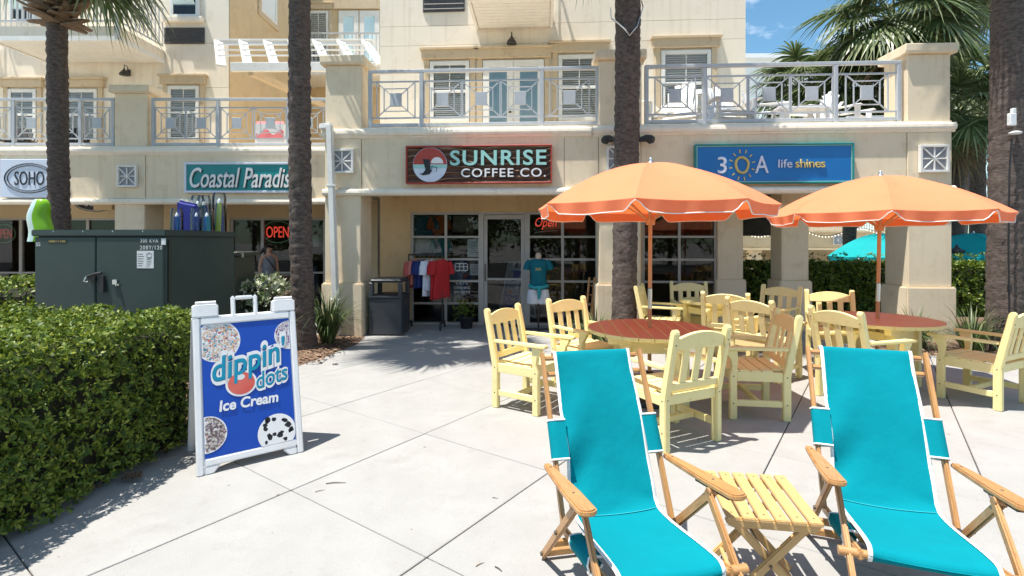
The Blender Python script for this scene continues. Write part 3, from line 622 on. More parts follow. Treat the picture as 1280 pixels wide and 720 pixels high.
# shop wall: windows between xw..(px143) and (px285)..xe
lz = [.03, .86, 2.13]
g0, g1 = X(-60, YS), X(150, YS); h0, h1 = X(287, YS), X(407, YS)
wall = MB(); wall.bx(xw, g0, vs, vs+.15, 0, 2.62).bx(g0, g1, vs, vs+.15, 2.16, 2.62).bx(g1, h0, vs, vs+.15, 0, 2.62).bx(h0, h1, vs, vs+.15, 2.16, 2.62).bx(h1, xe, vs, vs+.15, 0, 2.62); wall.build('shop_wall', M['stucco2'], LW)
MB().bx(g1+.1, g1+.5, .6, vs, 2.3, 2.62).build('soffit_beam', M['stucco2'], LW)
shopfront(g0, g1, 5, LW, rows=lz, v=vs+.03, fw=.07); shopfront(h0, h1, 3, LW, rows=lz, v=vs+.03, fw=.07)
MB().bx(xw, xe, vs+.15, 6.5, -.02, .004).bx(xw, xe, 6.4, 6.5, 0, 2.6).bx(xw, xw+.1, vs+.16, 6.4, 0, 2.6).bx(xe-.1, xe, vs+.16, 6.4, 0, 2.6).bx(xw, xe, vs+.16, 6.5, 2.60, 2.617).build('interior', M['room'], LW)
sh = MB()
for i in range(6): x = -15+i*2.1; sh.bx(x, x+1.3, 3.4, 3.8, 0, 1.0).bx(x+.1, x+1.2, 6.0, 6.38, 1.1, 1.15)
sh.build('counter', M['dark'], LW)
# upper storeys
vu = YU-YL; xc_ = X(286, YU)
for z0, z1 in ((3.45, 5.60), (5.607, 6.75), (6.757, 11)): MB().bx(xw, xc_, vu, vu+6.2, z0, z1).build('upper_wall', M['stuccob'], LW)
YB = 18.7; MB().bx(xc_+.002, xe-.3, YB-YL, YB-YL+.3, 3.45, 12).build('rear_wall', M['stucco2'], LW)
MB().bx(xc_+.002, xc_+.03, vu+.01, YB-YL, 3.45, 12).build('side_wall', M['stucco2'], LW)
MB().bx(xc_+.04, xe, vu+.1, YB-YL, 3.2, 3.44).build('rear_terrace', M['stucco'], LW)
def zl(py): return Zp(py, YU)
for p0, p1, q0, q1 in ((12, 47, 176, 112), (84, 123, 176, 112), (211, 250, 175, 108)): sash(LW, lx(p0, YU), lx(p1, YU), zl(q0), zl(q1), vu)
for p0, p1, q0, q1 in ((14, 48, 28, -25), (214, 250, 22, -30)): sash(LW, lx(p0, YU), lx(p1, YU), zl(q0), zl(q1), vu, blind='skytint', head=False, cross=False, nb=2)  # blue infill paints the sky's reflection into these two windows
for p0, p1, q in ((6, 54, 28), (206, 256, 22)): MB().bx(lx(p0, YU), lx(p1, YU), vu-.12, vu-.003, zl(q)-.14, zl(q)-.01).build('window_sill', M['stuccob'], LW, .01)
louver(LW, lx(206, YU), lx(256, YU), zl(55), zl(35), vu)
balcony(LW, -12.0, -9.02, 11.85-YL, vu, zl(80)-.0, 20); balcony(LW, -17, -13.35, 12.1-YL, vu, zl(80), 20)
lamp(LW, lx(161, YU), zl(96), vu)
# window in the side wall and the french doors on the rear wall
sw = link('side_window', None, LW); xx = xc_+.03
MB().bx(xx, xx+.05, 4.25, 4.33, 8.3, 9.5).bx(xx, xx+.05, 5.17, 5.25, 8.3, 9.5).bx(xx, xx+.048, 4.33, 5.17, 9.42, 9.5).bx(xx, xx+.048, 4.33, 5.17, 8.3, 8.38).build('frame', M['white'], sw)
MB().bx(xx, xx+.02, 4.33, 5.17, 8.38, 9.42).build('pane', M['blind'], sw); MB().bx(xx, xx+.045, 4.1, 4.25, 8.15, 9.65).bx(xx, xx+.045, 5.25, 5.4, 8.15, 9.65).bx(xx, xx+.044, 4.25, 5.25, 8.15, 8.3).build('surround', M['trim'], sw)
s2 = link('side_window', None, LW)
MB().bx(xx, xx+.05, 4.1, 4.18, 3.9, 5.2).bx(xx, xx+.05, 5.5, 5.58, 3.9, 5.2).bx(xx, xx+.048, 4.18, 5.5, 5.12, 5.2).bx(xx, xx+.048, 4.18, 5.5, 3.9, 3.98).build('frame', M['trim'], s2); MB().bx(xx, xx+.02, 4.18, 5.5, 3.98, 5.12).build('pane', M['blind'], s2)
vb = YB-YL
def xb(px): return X(px, YB)
fd = link('french_door', None, LW); b = MB(); zf0, zf1 = 7.75, Zp(14, YB)
for p0, p1 in ((424, 449), (450, 475)):
    x0, x1 = xb(p0), xb(p1)-.01; b.bx(x0, x0+.17, vb-.06, vb-.002, zf0, zf1).bx(x1-.17, x1, vb-.06, vb-.002, zf0, zf1).bx(x0+.17, x1-.17, vb-.058, vb-.002, zf1-.2, zf1).bx(x0+.17, x1-.17, vb-.058, vb-.002, zf0, zf0+.3)
    MB().bx(x0+.16, x1-.16, vb-.02, vb-.003, zf0+.25, zf1-.15).build('pane', M['skytint'], fd)
b.build('frame', M['white'], fd); MB().bx(xb(418), xe-.35, vb-.12, vb-.003, zf1+.05, zf1+.4).build('surround', M['trim'], fd)
sash(LW, xb(386), xb(411), 7.85, Zp(14, YB), vb, head=True)
bb = balcony(LW, xb(392), xe-.5, vb-1.5, vb, 7.15, 20)
# pergola awning
PG = thing('pergola', 'sloping white slatted pergola awning above the left terrace', 'pergola', (0, 0, 0)); YF, YR = 11.9, 13.1
zf, zr = Zp(84, YF), Zp(52, YR); xf0, xf1 = X(289, YF), X(470, YF)
MB().beam((xf0, YF, zf), (xf1, YF, zf), .10, .20).build('front_beam', M['white'], PG, .006)
for i in range(4): t = (i+.15)/4; y = YR-(YR-YF)*t*.86; z = zr-(zr-zf)*t*.86+.07; MB().beam((X(273, YR)+.55*t, y, z), (-3.55, y, z), .03, .035).build('purlin', M['white'], PG)
for i in range(9): x = X(273, YR)+i*.62; MB().beam((x, YR, zr), (x+.72, YF+.055, zf+.05), .20, .06).build('rafter', M['white'], PG, .004)
MB().beam((X(312, YF), YF+.055, zf-.09), (X(312, YF)+.3, 15.9, 5.75), .12, .16).build('brace', M['trim'], PG); MB().beam((X(273, YR)+.02, YR, zr-.02), (-3.5, YR, zr-.02), .06, .14).build('ledger', M['white'], PG)
def L3(px, Y): return Vector((X(px, Y), Y, 0))
YR_ = YL+.12
def fl(px, a, b): return (px-a)/(b-a)
railing('terrace_railing', 'grey terrace railing above the teal shop sign, partly behind a palm trunk', L3(192, YR_), L3(409, YR_), 3.59, 4.62, [(0, fl(273, 192, 409), 2), (fl(273, 192, 409), fl(361, 192, 409), 2), (fl(361, 192, 409), 1, 1)])
railing('terrace_railing', 'grey terrace railing above the white oval shop sign at the far left', L3(-72, YR_), L3(142, YR_), 3.59, 4.62, [(0, .42, 2), (.42, fl(101, -72, 142), 2), (fl(101, -72, 142), 1, 1)])
# ------------------------------------------------------------------ signs
XA, ZA = (1, 0, 0), (0, 0, 1)
def sgn(name, label, cat, px0, px1, py0, py1, d, wing='R', group=None):
    if wing == 'R':
        a = Wp(px0, py0, -d); b = Wp(px1, py1, -d); loc = Wd((a[0]+b[0])/2, -d, (a[1]+b[1])/2); w = b[0]-a[0]; h = a[1]-b[1]; rz = AL
    else:
        Y = wing-d; loc = Vector((X((px0+px1)/2, Y), Y, Zp((py0+py1)/2, Y))); w = (px1-px0)/F*Y; h = (py1-py0)/F*Y; rz = 0
    return thing(name, label, cat, loc, rz, group), w, h
def disc(r, n=32, a0=0, a1=2*PI): return [(r*math.cos(a0+(a1-a0)*i/(n if a1-a0 < 6 else n)), r*math.sin(a0+(a1-a0)*i/n)) for i in range(n+(1 if a1-a0 < 6 else 0))]
def plate(pts, y, th=.006): return MB().prism(pts, (0, y, 0), XA, ZA, th)   # extends towards -y ... n = x cross z = -y
def framebox(mb, w, h, t, y0, y1):
    mb.bx(-w/2, w/2, y0, y1, h/2-t, h/2).bx(-w/2, w/2, y0, y1, -h/2, -h/2+t).bx(-w/2, -w/2+t, y0, y1, -h/2+t, h/2-t).bx(w/2-t, w/2, y0, y1, -h/2+t, h/2-t); return mb
# coffee sign
M['carved'] = mat('carved_wood', (.055, .026, .016), .5, (.13, .065, .04), 4, .4, 40, stretch=(1, 1, 5)); M['ridge'] = mat('carved_ridge', (.24, .14, .09), .5, (.42, .28, .20), 7)
t, w, h = sgn('shop_sign', 'brown carved wooden coffee shop sign with red rim and round beach emblem', 'sign', 508, 690, 183, 229, .05)
b = MB(); nx, nz = 120, 60
def wv(x, z): return math.sin((z*62)+2.2*math.sin(x*3.1+z*2)+1.3*math.sin(x*7.3+1)+.7*math.sin(x*13))
b.grid([[(-w/2+.02+(w-.04)*i/nx, -.014-.018*wv(-w/2+w*i/nx, -h/2+h*j/nz), -h/2+.02+(h-.04)*j/nz) for i in range(nx+1)] for j in range(nz+1)])
b.build('board', M['carved'], t)
b = MB()
for k in range(-3, 4):
    ph = (k+.5)*2*PI+PI/2-PI
    pts = []
    for i in range(61):
        x = -w/2+.03+(w-.06)*i/60; z = ph/62
        for _ in range(4): z = (ph-(2.2*math.sin(x*3.1+z*2)+1.3*math.sin(x*7.3+1)+.7*math.sin(x*13)))/62
        pts.append((x, -.031, max(-h/2+.03, min(h/2-.03, z))))
    b.tube(pts, [.0085*(.6+.4*math.sin(i*.31+k)) for i in range(61)], 4)
b.build('carved_ridge', M['ridge'], t)
framebox(MB(), w, h, .022, -.06, .04).build('rim', M['red'], t, .006)
r = h*.455; cx = -w/2+r*1.42; em = plate(disc(r, 40), -.03, .012).build('emblem', M['pale'], t, loc=(cx, 0, 0))
plate(disc(r*.98, 24, .02, PI-.02), -.0425, .004).build('red_sky', M['red'], em); plate([(-r*.97, -.10*r*0-.06), (r*.97, -.06), (r*.985, 0), (-r*.985, 0)], -.0425, .0035).build('sea_band', M['aqua'], em)
plate([(x+.42*r, z+.02) for x, z in disc(r*.36, 24, 0, PI)], -.047, .003).build('sun_disc', M['signwhite'], em)
plate([(x+.0*r, z) for x, z in [(-.42*r, .34*r), (-.02*r, .30*r), (.04*r, -.28*r), (.10*r, -.36*r), (-.02*r, -.55*r), (-.40*r, -.62*r), (-.62*r, -.50*r), (-.42*r, -.50*r), (-.26*r, -.30*r)]], -.0465, .004).build('beach_chair_motif', M['inkdark'], em)
b = MB().beam((.0, -.052, -.10*r), (.42*r, -.052, -.16*r), .012, .006).beam((.42*r, -.052, -.16*r), (.36*r, -.052, -.42*r), .008, .006).beam((.12*r, -.052, -.12*r), (.1*r, -.052, -.4*r), .008, .006).build('chair_arm_motif', M['navy'], em)
lettering('SUNRISE', M['inkdark'], t, (w*.135+.012, -.034, h*.165-.012), XA, ZA, w*.655, h*.40, 'letter_shade', off=.018, ext=.006, spacing=1.12)
lettering('SUNRISE', M['aqua'], t, (w*.135, -.044, h*.165), XA, ZA, w*.655, h*.40, off=.018, ext=.012, spacing=1.12)
lettering('COFFEE CO.', M['inkdark'], t, (w*.17+.01, -.034, -h*.225-.01), XA, ZA, w*.575, h*.23, 'letter_shade', off=.012, ext=.006, spacing=1.15)
lettering('COFFEE CO.', M['signwhite'], t, (w*.17, -.042, -h*.225), XA, ZA, w*.575, h*.23, off=.012, ext=.01, spacing=1.15)
# blue sign
t, w, h = sgn('shop_sign', 'bright blue shop sign with yellow sun drawing and green rim', 'sign', 868, 1066, 181, 229, .05)
MB().bx(-w/2+.015, w/2-.015, -.02, .04, -h/2+.015, h/2-.015).build('board', M['sky30'], t); framebox(MB(), w, h, .022, -.05, .045).build('rim', M['tealsign'], t, .005); framebox(MB(), w-.05, h-.05, .014, -.034, -.0205).build('inner_rim', M['green'], t)
lettering('3', M['pale'], t, (-w*.327, -.022, -h*.03), XA, ZA, w*.058, h*.42, ext=.010, off=.006); lettering('A', M['pale'], t, (-w*.076, -.022, -h*.02), XA, ZA, w*.085, h*.43, ext=.010, off=.004)
b = MB(); cx, cz = -w*.20, -h*.03; ro = [(cx+.098*math.cos(a)*(1+.05*math.sin(3*a)), -.03, cz+.128*math.sin(a)*(1+.06*math.cos(2*a+1))) for a in [2*PI*i/36 for i in range(37)]]
b.tube(ro, .022, 6)
for i in range(12):
    a = 2*PI*i/12+.2; q = 1.42+.0*i; b.beam((cx+.112*q*math.cos(a), -.03, cz+.138*q*math.sin(a)), (cx+.112*(q+.42)*math.cos(a), -.03, cz+.138*(q+.42)*math.sin(a)), .016, .012, (0, 1, 0))
b.build('sun_drawing', M['gold'], t)
lettering('life', M['pale'], t, (w*.072, -.022, h*.0), XA, ZA, w*.088, h*.21, ext=.008, off=.004); lettering('shines', M['gold'], t, (w*.228, -.022, h*.0), XA, ZA, w*.185, h*.215, ext=.010, off=.004)
# teal sign
t, w, h = sgn('shop_sign', 'teal shop sign with slanted white lettering in a pale frame', 'sign', 231, 381, 203, 241, .05, YL)
MB().bx(-w/2+.03, w/2-.03, -.01, .05, -h/2+.03, h/2-.03).build('board', M['tealsign'], t); framebox(MB(), w, h, .045, -.03, .055).build('rim', M['pale'], t, .004)
lettering('Coastal Paradise', M['inkdark'], t, (.012, -.016, -.018), XA, ZA, w*.90, h*.66, 'letter_shade', shear=.28, off=.005, ext=.004)
lettering('Coastal Paradise', M['signwhite'], t, (0, -.022, -.005), XA, ZA, w*.90, h*.66, shear=.28, off=.008, ext=.01)
# white oval sign and hanging black sign
def oval(rx, rz_, r, y, n=40): return [(rx*math.cos(2*PI*i/n), y, rz_*math.sin(2*PI*i/n)) for i in range(n+1)], r
t, w, h = sgn('shop_sign', 'white panel shop sign with black double oval outline beside the palm at far left', 'sign', 1, 75, 199, 247, .05, YL)
MB().bx(-w/2, w/2, -.02, .05, -h/2, h/2).build('board', M['pale'], t, .008); b = MB()
for k, r_ in ((1, .010), (.88, .008)): pts, q = oval(w*.42*k, h*.38*(k if k == 1 else .86), r_, -.026); b.tube(pts, q, 5)
b.build('oval_outline', M['inkdark'], t); lettering('SOHO', M['inkdark'], t, (0, -.022, 0), XA, ZA, w*.50, h*.36, ext=.004)
Yh = YL+.9; t = thing('hanging_sign', 'black oval sign hanging under the arcade beside the left column', 'sign', (X(121, Yh), Yh, Zp(254, Yh)))
plate([(.50*math.cos(a), .19*math.sin(a)) for a in [2*PI*i/36 for i in range(36)]], .02, .04).build('board', M['inkdark'], t, .004); b = MB(); pts, q = oval(.46, .165, .006, -.022); b.tube(pts, q, 5); b.build('oval_outline', M['paper'], t)
lettering('SOHO', M['paper'], t, (0, -.022, .0), XA, ZA, .5, .13, ext=.003); MB().bx(-.3, -.285, -.008, .008, .12, .36).bx(.285, .3, -.008, .008, .12, .36).build('hanger', M['iron'], t)
# neon signs
Yn = YS+.04
def neon(label, px0, px1, py0, py1, body, Y, oval_=True, m='neon', shear=0, wing=None):
    if wing is None: t = thing('neon_sign', label, 'neon sign', (X((px0+px1)/2, Y), Y, Zp((py0+py1)/2, Y)), 0, 'lit signs in the shop windows'); w = (px1-px0)/F*Y; h = (py1-py0)/F*Y
    else:
        a = Wp(px0, py0, wing); b_ = Wp(px1, py1, wing); t = thing('neon_sign', label, 'neon sign', Wd((a[0]+b_[0])/2, wing, (a[1]+b_[1])/2), AL, 'lit signs in the shop windows'); w = b_[0]-a[0]; h = a[1]-b_[1]
    me = lettering(body, M[m], t, (0, 0, 0), XA, ZA, w, h, ext=.006, shear=shear)
    b = MB()
    if oval_: pts, q = oval(w*.68, h*.95, .009, .01); b.tube(pts, q, 5); b.build('oval_tube', M['neong'], t)
    else: b.tube([(-w*.5, .0, -h*.75), (0, 0, -h*.62), (w*.55, 0, -h*.58)], .008, 5); b.build('underline_tube', M['paper'], t)
    return t
neon('red lit OPEN sign with oval tube in the window behind the palm trunk', 333, 361, 283, 297, 'OPEN', Yn+.16); neon('dim red OPEN sign low in the window at the far left edge', -6, 15, 286, 298, 'OPEN', Yn+.16, m='neondim')
neon('red script Open sign high in the window right of the coffee shop door', 669, 696, 272, 287, 'Open', 0, False, shear=.3, wing=V1+.16)
# door lettering and stickers on the coffee shop window (flat print)
t = thing('window_lettering', 'white lettering on the window left of the coffee shop door', 'lettering', Wd(U(577, V1), V1+.055, Wp(577, 360, V1)[1]), AL)
for i, s_ in enumerate(('EATS', 'DRINKS', 'SWEETS')): lettering(s_, M['paper'], t, (0, 0, .085-.085*i), XA, ZA, (.22, .30, .31)[i], .05, ext=.001)
t = thing('window_sticker', 'white outline sticker of a small van on the window left of the door', 'sticker', Wd(U(576, V1), V1+.055, Wp(576, 334, V1)[1]), AL); b = MB()
for z0, z1, x0, x1 in ((.06, .075, -.11, .11), (.0, .012, -.13, .13), (-.075, -.06, -.12, .12)): b.bx(x0, x1, -.002, .002, z0, z1)
for x in (-.125, -.04, .04, .115): b.bx(x, x+.012, -.002, .002, -.06, .06)
for x in (-.07, .07): b.lathe([(.028, 0), (.028, .003)], 12, (x, 0, -.08))
b.build('outline', M['paper'], t)
for px, py, w_, h_, la in ((592, 310, .24, .34, 'white paper notice in the upper window pane left of the door'), (594, 337, .20, .22, 'white paper notice beside the van sticker'), (579, 280, .40, .30, 'dark framed board high in the window left of the door')):
    v = V1+.09; t = thing('notice', la, 'notice', Wd(U(px, v), v, Wp(px, py, v)[1]), AL); MB().bx(-w_/2, w_/2, 0, .006, -h_/2, h_/2).build('sheet', M['paper'] if 'paper' in la else M['room'], t)
    b = MB()
    for i in range(6): b.bx(-w_*.38, w_*random.uniform(.1, .38), -.001, 0, h_*(.36-.12*i)-.008, h_*(.36-.12*i))
    b.build('print', M['bolt'], t)
# ------------------------------------------------------------------ A-frame sign
def aframe(label, loc, rz, w=.70, full=True):
    t = thing('sandwich_board', label, 'A-frame sign', loc, rz); Hh = 1.17; tilt = .27; up = Vector((0, tilt, Hh)).normalized(); Hp = Hh; 
    for side in (0, 1):
        M3 = Matrix.Identity(4) if side == 0 else (Matrix.Translation((0, 2*tilt+.03, 0)) @ Matrix.Rotation(PI, 4, 'Z'))
        U3 = lambda v: M3 @ Vector(v); ax = (M3.to_3x3() @ Vector((1, 0, 0))); ay = (M3.to_3x3() @ up); nn = ax.cross(ay); o = U3((0, 0, 0)); hw = w/2
        b = MB()
        def pl(pts, off=0, th=.035): b.prism(pts, o+nn*(off-th), ax, ay, th)
        for s_ in (-1, 1):
            x0, x1 = sorted((s_*hw, s_*(hw-.045))); pl([(x0, 0), (x1, 0), (x1, Hp-.09), (x0, Hp-.09)])
            xa, xb_ = sorted((s_*hw, s_*(hw-.165))); pl([(xa, Hp-.0895), (xb_, Hp-.0895), (xb_, Hp), (xa, Hp)], .002)
        pl([(-hw+.0455, Hp-.145), (hw-.0455, Hp-.145), (hw-.0455, Hp-.09), (-hw+.0455, Hp-.09)], -.001)
        pl([(-hw+.0455, .055), (hw-.0455, .055), (hw-.0455, .105), (-hw+.0455, .105)], -.001)
        pl([(-hw+.0455, .0), (-hw+.10, .0), (-hw+.15, .0545), (-hw+.0455, .0545)], -.0015); pl([(hw-.0455, .0545), (hw-.15, .0545), (hw-.10, .0), (hw-.0455, .0)], -.0015)
        if side == 0:
            for x0, x1, z0, z1 in ((-.10, -.072, Hp-.09, Hp+.055), (.052, .08, Hp-.09, Hp+.055), (-.072, .052, Hp+.027, Hp+.055)): pl([(x0, z0), (x1, z0), (x1, z1), (x0, z1)], -.003)
        fpan = b.build('frame_panel', M['signwhite'], t, .008, 2)
        bk = MB(); bk.prism([(-hw+.04, .09), (hw-.04, .09), (hw-.04, Hp-.13), (-hw+.04, Hp-.13)], o-nn*.020, ax, ay, .006); bk.build('backing', M['signwhite'], t)
        pw, z0, z1 = w-.104, .107, Hp-.147; ph = z1-z0; po = o+ax*(-pw/2)+ay*z0-nn*.0125
        pb = MB(); pb.prism([(0, 0), (pw, 0), (pw, ph), (0, ph)], po, ax, ay, .004); post = pb.build('poster', M['blue'], t)
        lv = [.0042]
        def layer(pts, m, name, lift=None):
            lv[0] += .0003; q = MB(); q.prism(pts, po+nn*lv[0], ax, ay, .0002); return q.build(name, M[m], post)
        def clip(cx, cy, r, n=40): return [(min(pw, max(0, cx+r*math.cos(2*PI*i/n))), min(ph, max(0, cy+r*math.sin(2*PI*i/n)))) for i in range(n)]
        rs = random.Random(5)
        for (fa, fb, fr_, kind) in ((.17, .865, .235, 'bright'), (1.0, .86, .175, 'purple'), (.03, .17, .195, 'pale'), (.785, .085, .21, 'cookie')):
            cx, cy, r = fa*pw, fb*ph, fr_*pw; layer(clip(cx, cy, r*1.06), 'signwhite', 'bowl_print'); lv[0] += .0003; base = po+nn*lv[0]
            nd = 760 if kind != 'cookie' else 22; cols = {'bright': [(.55, .10, .09), (.65, .25, .20), (.70, .60, .50), (.12, .32, .45), (.72, .5, .3), (.75, .72, .7)], 'purple': [(.45, .2, .28), (.22, .16, .32), (.7, .65, .66)], 'pale': [(.6, .35, .33), (.35, .3, .35), (.62, .58, .52), (.2, .15, .15)], 'cookie': [(.012, .012, .016)]}[kind]
            for ci, c in enumerate(cols):
                q = MB()
                for _ in range(nd//len(cols)):
                    rr = r*math.sqrt(rs.random())*.97; a = rs.random()*2*PI; x, y = cx+rr*math.cos(a), cy+rr*math.sin(a); d = (.0066 if kind != 'cookie' else .016)*rs.uniform(.7, 1.4)
                    if not (d < x < pw-d and d < y < ph-d): continue
                    k = 5 if kind != 'cookie' else 7; a0 = rs.random()*6; q.prism([(x+d*math.cos(a0+2*PI*i/k)*rs.uniform(.7, 1.3), y+d*math.sin(a0+2*PI*i/k)*rs.uniform(.7, 1.3)) for i in range(k)], base+nn*(.00015*ci), ax, ay, .0001)
                nm = 'mdot_%s%d' % (kind, ci)
                if nm not in M: M[nm] = mat(nm, c, .45)
                if q.v: q.build('candy_print', M[nm], post)[ 'kind'] = 'stuff'
            lv[0] += .0002
        def word(s_, fx, fy, fw, fh, slope, m, outline, offp, arc=0, offb=.02, shear=.06):
            wp = lambda x, y: (x, y+slope*x+arc*(x*x))
            if outline: lv[0] += .0003; lettering(s_, M[outline], post, po+ax*(fx*pw)+ay*(fy*ph)+nn*lv[0], ax, ay, fw*pw*1.04, fh*ph*1.30, 'lettering_outline', wp, off=offp, ext=.0001, shear=shear, spacing=1.0)
            lv[0] += .0003; lettering(s_, M[m], post, po+ax*(fx*pw)+ay*(fy*ph)+nn*lv[0], ax, ay, fw*pw, fh*ph, 'lettering', wp, off=offb, ext=.0001, shear=shear)
        layer([(.41*pw+.175*pw*math.cos(2*PI*i/36), .515*ph+.155*pw*math.sin(2*PI*i/36)) for i in range(36)], 'signwhite', 'ball_outline')
        word("dippin'", .52, .665, .84, .26, .20, 'navy', 'signwhite', .085, .07); 
        layer([(.41*pw+.150*pw*math.cos(2*PI*i/36), .515*ph+.132*pw*math.sin(2*PI*i/36)) for i in range(36)], 'pinkred', 'ball_print')
        layer([(.40*pw+.05*pw*math.cos(2*PI*i/20), .565*ph+.035*pw*math.sin(2*PI*i/20)) for i in range(20)], 'paper', 'ball_glint')
        word("dippin'", .517, .667, .835, .255, .20, 'tealtext', None, 0, .07, offb=.014)
        word('dots', .76, .535, .37, .135, .20, 'navy', 'signwhite', .07, 0, .012); word('dots', .757, .537, .365, .13, .20, 'tealtext', None, 0, 0, .006)
        word('Ice Cream', .49, .365, .66, .085, .0, 'signwhite', None, 0, 0, .03, .12)
    for s_ in (-1, 1): MB().tube([(s_*(w/2-.15), tilt*.98+.012, Hh*.985), (s_*(w/2-.02), tilt*.98+.012, Hh*.985)], .012, 8).build('hinge', M['signwhite'], t)
    return t
aframe('white A-frame ice cream sign with blue poster standing on the open pavement', (-1.857, 3.707, 0), math.atan2(.434, .561), .70)
q = Wd(U(633, 1.95), 1.95, .005); aframe('second white A-frame ice cream sign, seen dimly through the glass of the coffee shop door', q, R(-52), .62)
# ------------------------------------------------------------------ utility cabinets
t = thing('transformer_cabinet', 'large dark green utility transformer cabinet behind the clipped front hedge', 'utility cabinet', (-4.52, 5.66, 0), R(-3))
w, dp_, H = 1.52, 1.30, 1.735
MB().bx(-w/2+.02, w/2-.02, .02, dp_-.02, 0, H-.07).build('body', M['box'], t, .01)
MB().bx(-w/2+.03, w/2-.03, .016, .021, .05, H-.09).build('inner_edge', M['boxdk'], t)
MB().bx(-w/2+.025, -.0355, -.02, .015, .08, H-.085).build('door', M['box'], t, .008); MB().bx(-.0265, w/2-.025, -.02, .015, .08, H-.085).build('door', M['box'], t, .008)
MB().prism([(-w/2-.01, 0), (w/2+.01, 0), (w/2+.01, .07), (-w/2-.01, .07)], (0, dp_, H-.075), XA, ZA, dp_+.03).build('lid', M['box'], t, .01, 2)
b = MB()
for i in range(4): b.lathe([(.012, 0), (.012, .012), (0, .016)], 8, (-w/2+.25+i*.34, -.02, H-.03))
b.build('lid_bolt', M['silver'], t)
hn = MB().box((-.05, -.04, 1.20), (.08, .03, .05)).tube([(-.10, -.05, 1.22), (0, -.06, 1.25), (.06, -.05, 1.26)], .014, 6).box((.06, -.04, 1.14), (.05, .03, .18)).build('latch', M['iron'], t); MB().tube([(-.11, -.05, 1.22), (-.12, -.07, 1.17), (-.09, -.06, 1.16)], .008, 6).build('padlock', M['silver'], hn)
MB().box((.20, -.03, 1.16), (.05, .02, .05)).lathe([(.02, 0), (.02, .02)], 10, (.23, -.035, 1.12)).build('lock_bolt', M['silver'], t)
lb = MB().bx(.44, .63, -.0225, -.0203, 1.31, 1.50).build('warning_label', M['paper'], t); b = MB()
for i in range(6): b.bx(.45, .45+random.uniform(.04, .08), -.0232, -.0226, 1.335+.025*i, 1.341+.025*i); b.bx(.55, .55+random.uniform(.03, .07), -.0232, -.0226, 1.325+.02*i, 1.330+.02*i)
b.tube([(.58+.03*math.cos(a), -.0232, 1.45+.03*math.sin(a)) for a in [i*.6 for i in range(11)]], .002, 4); b.build('label_print', M['bolt'], lb)
MB().bx(.715, .765, -.0225, -.0203, H-.17, H-.10).build('paper_tag', M['paper'], t)
lettering('300 KVA', M['paper'], t, (.58, -.0215, H-.125), XA, ZA, .20, .042, ext=.0006, spacing=1.25); lettering('208Y/120', M['paper'], t, (.60, -.0215, H-.20), XA, ZA, .25, .042, ext=.0006, spacing=1.2); lettering('SS', M['paper'], t, (-.69, -.0215, H-.165), XA, ZA, .05, .042, ext=.0006)
pt = MB().bx(-.58, -.36, -.0225, -.0203, H-.15, H-.115).build('number_plate', M['inkdark'], t); lettering('00011120', M['gold'], pt, (-.47, -.0235, H-.1325), XA, ZA, .19, .022, ext=.0005)
MB().bx(w/2-.019, w/2-.005, .04, .08, .2, H-.12).build('hinge', M['boxdk'], t)
t = thing('switch_cabinet', 'smaller olive green utility cabinet behind the transformer cabinet', 'utility cabinet', (-4.13, 7.15, 0), R(-4))
MB().bx(-.36, .30, 0, .5, 0, 1.40).build('body', M['boxdk'], t, .01); MB().bx(-.39, .36, -.03, .53, 1.40, 1.455).build('lid', M['boxdk'], t, .008); MB().bx(-.04, .04, -.02, -.001, .1, 1.38).build('rib', M['boxdk'], t); MB().bx(-.20, -.14, -.03, -.001, 1.28, 1.39).bx(.22, .27, -.03, -.001, 1.30, 1.39).bx(.361, .40, .0, .05, 1.38, 1.44).build('latch', M['silver'], t)
# ------------------------------------------------------------------ beach goods behind the cabinet
def sleeve(label, px, Y, py0, py1, r, cols, tip=True):
    z0, z1 = Zp(py1, Y), Zp(py0, Y); t = thing('wrapped_umbrella', label, 'beach umbrella', (X(px, Y), Y, z0), 0, 'rolled beach umbrellas in plastic sleeves'); h = z1-z0
    for i, c in enumerate(cols):
        b = MB(); rows = []
        for j in range(11):
            zz = h*.93*j/10; rr = r*(.82+.18*math.sin(j*1.3+i)*.3)*(1-.45*(j/10)**3); a0 = 2*PI*i/len(cols)+zz*1.2; rows.append([(rr*math.cos(a0+2*PI/len(cols)*k/4)*(1+.08*(k % 2)), rr*math.sin(a0+2*PI/len(cols)*k/4)*(1+.08*(k % 2)), zz) for k in range(5)])
        b.grid(rows); b.build('folded_canopy', c, t)
    MB().lathe([(r*.34, h*.92), (r*.26, h*.96), (r*.10, h*.985), (0, h*.99)], 10).build('tip_cap', M['signwhite'], t)
    MB().lathe([(r*1.12, 0), (r*1.16, h*.5), (r*1.1, h*1.0), (r*.9, h*1.06)], 12).build('plastic_sleeve', M['plastic'], t)
cb = [mat('rolled_%d' % i, c, .75, tuple(x*1.2 for x in c), 8, .3, 60) for i, c in enumerate([(.012, .02, .20), (.0, .25, .30), (.02, .18, .50), (.55, .60, .08), (.03, .05, .28)])]
sleeve('short navy rolled umbrella in a clear sleeve, leftmost of the row above the cabinet', 221, 7.6, 265, 345, .075, [cb[0], cb[4], cb[2]])
sleeve('tall teal striped rolled umbrella right beside the wide navy one', 247, 8.1, 250, 345, .09, [cb[1], cb[0], cb[3], cb[1]])
sleeve('tall teal rolled umbrella with a white cap, second from the right', 255, 8.2, 250, 345, .09, [cb[1], cb[1], cb[4]])
sleeve('short navy rolled umbrella with a pointed white cap in front of the tall ones', 245.5, 7.3, 265, 345, .065, [cb[4], cb[0], cb[4]])
sleeve('short bright blue rolled umbrella at the right corner of the cabinet', 258.5, 7.35, 265, 345, .075, [cb[2], cb[2], cb[1]])
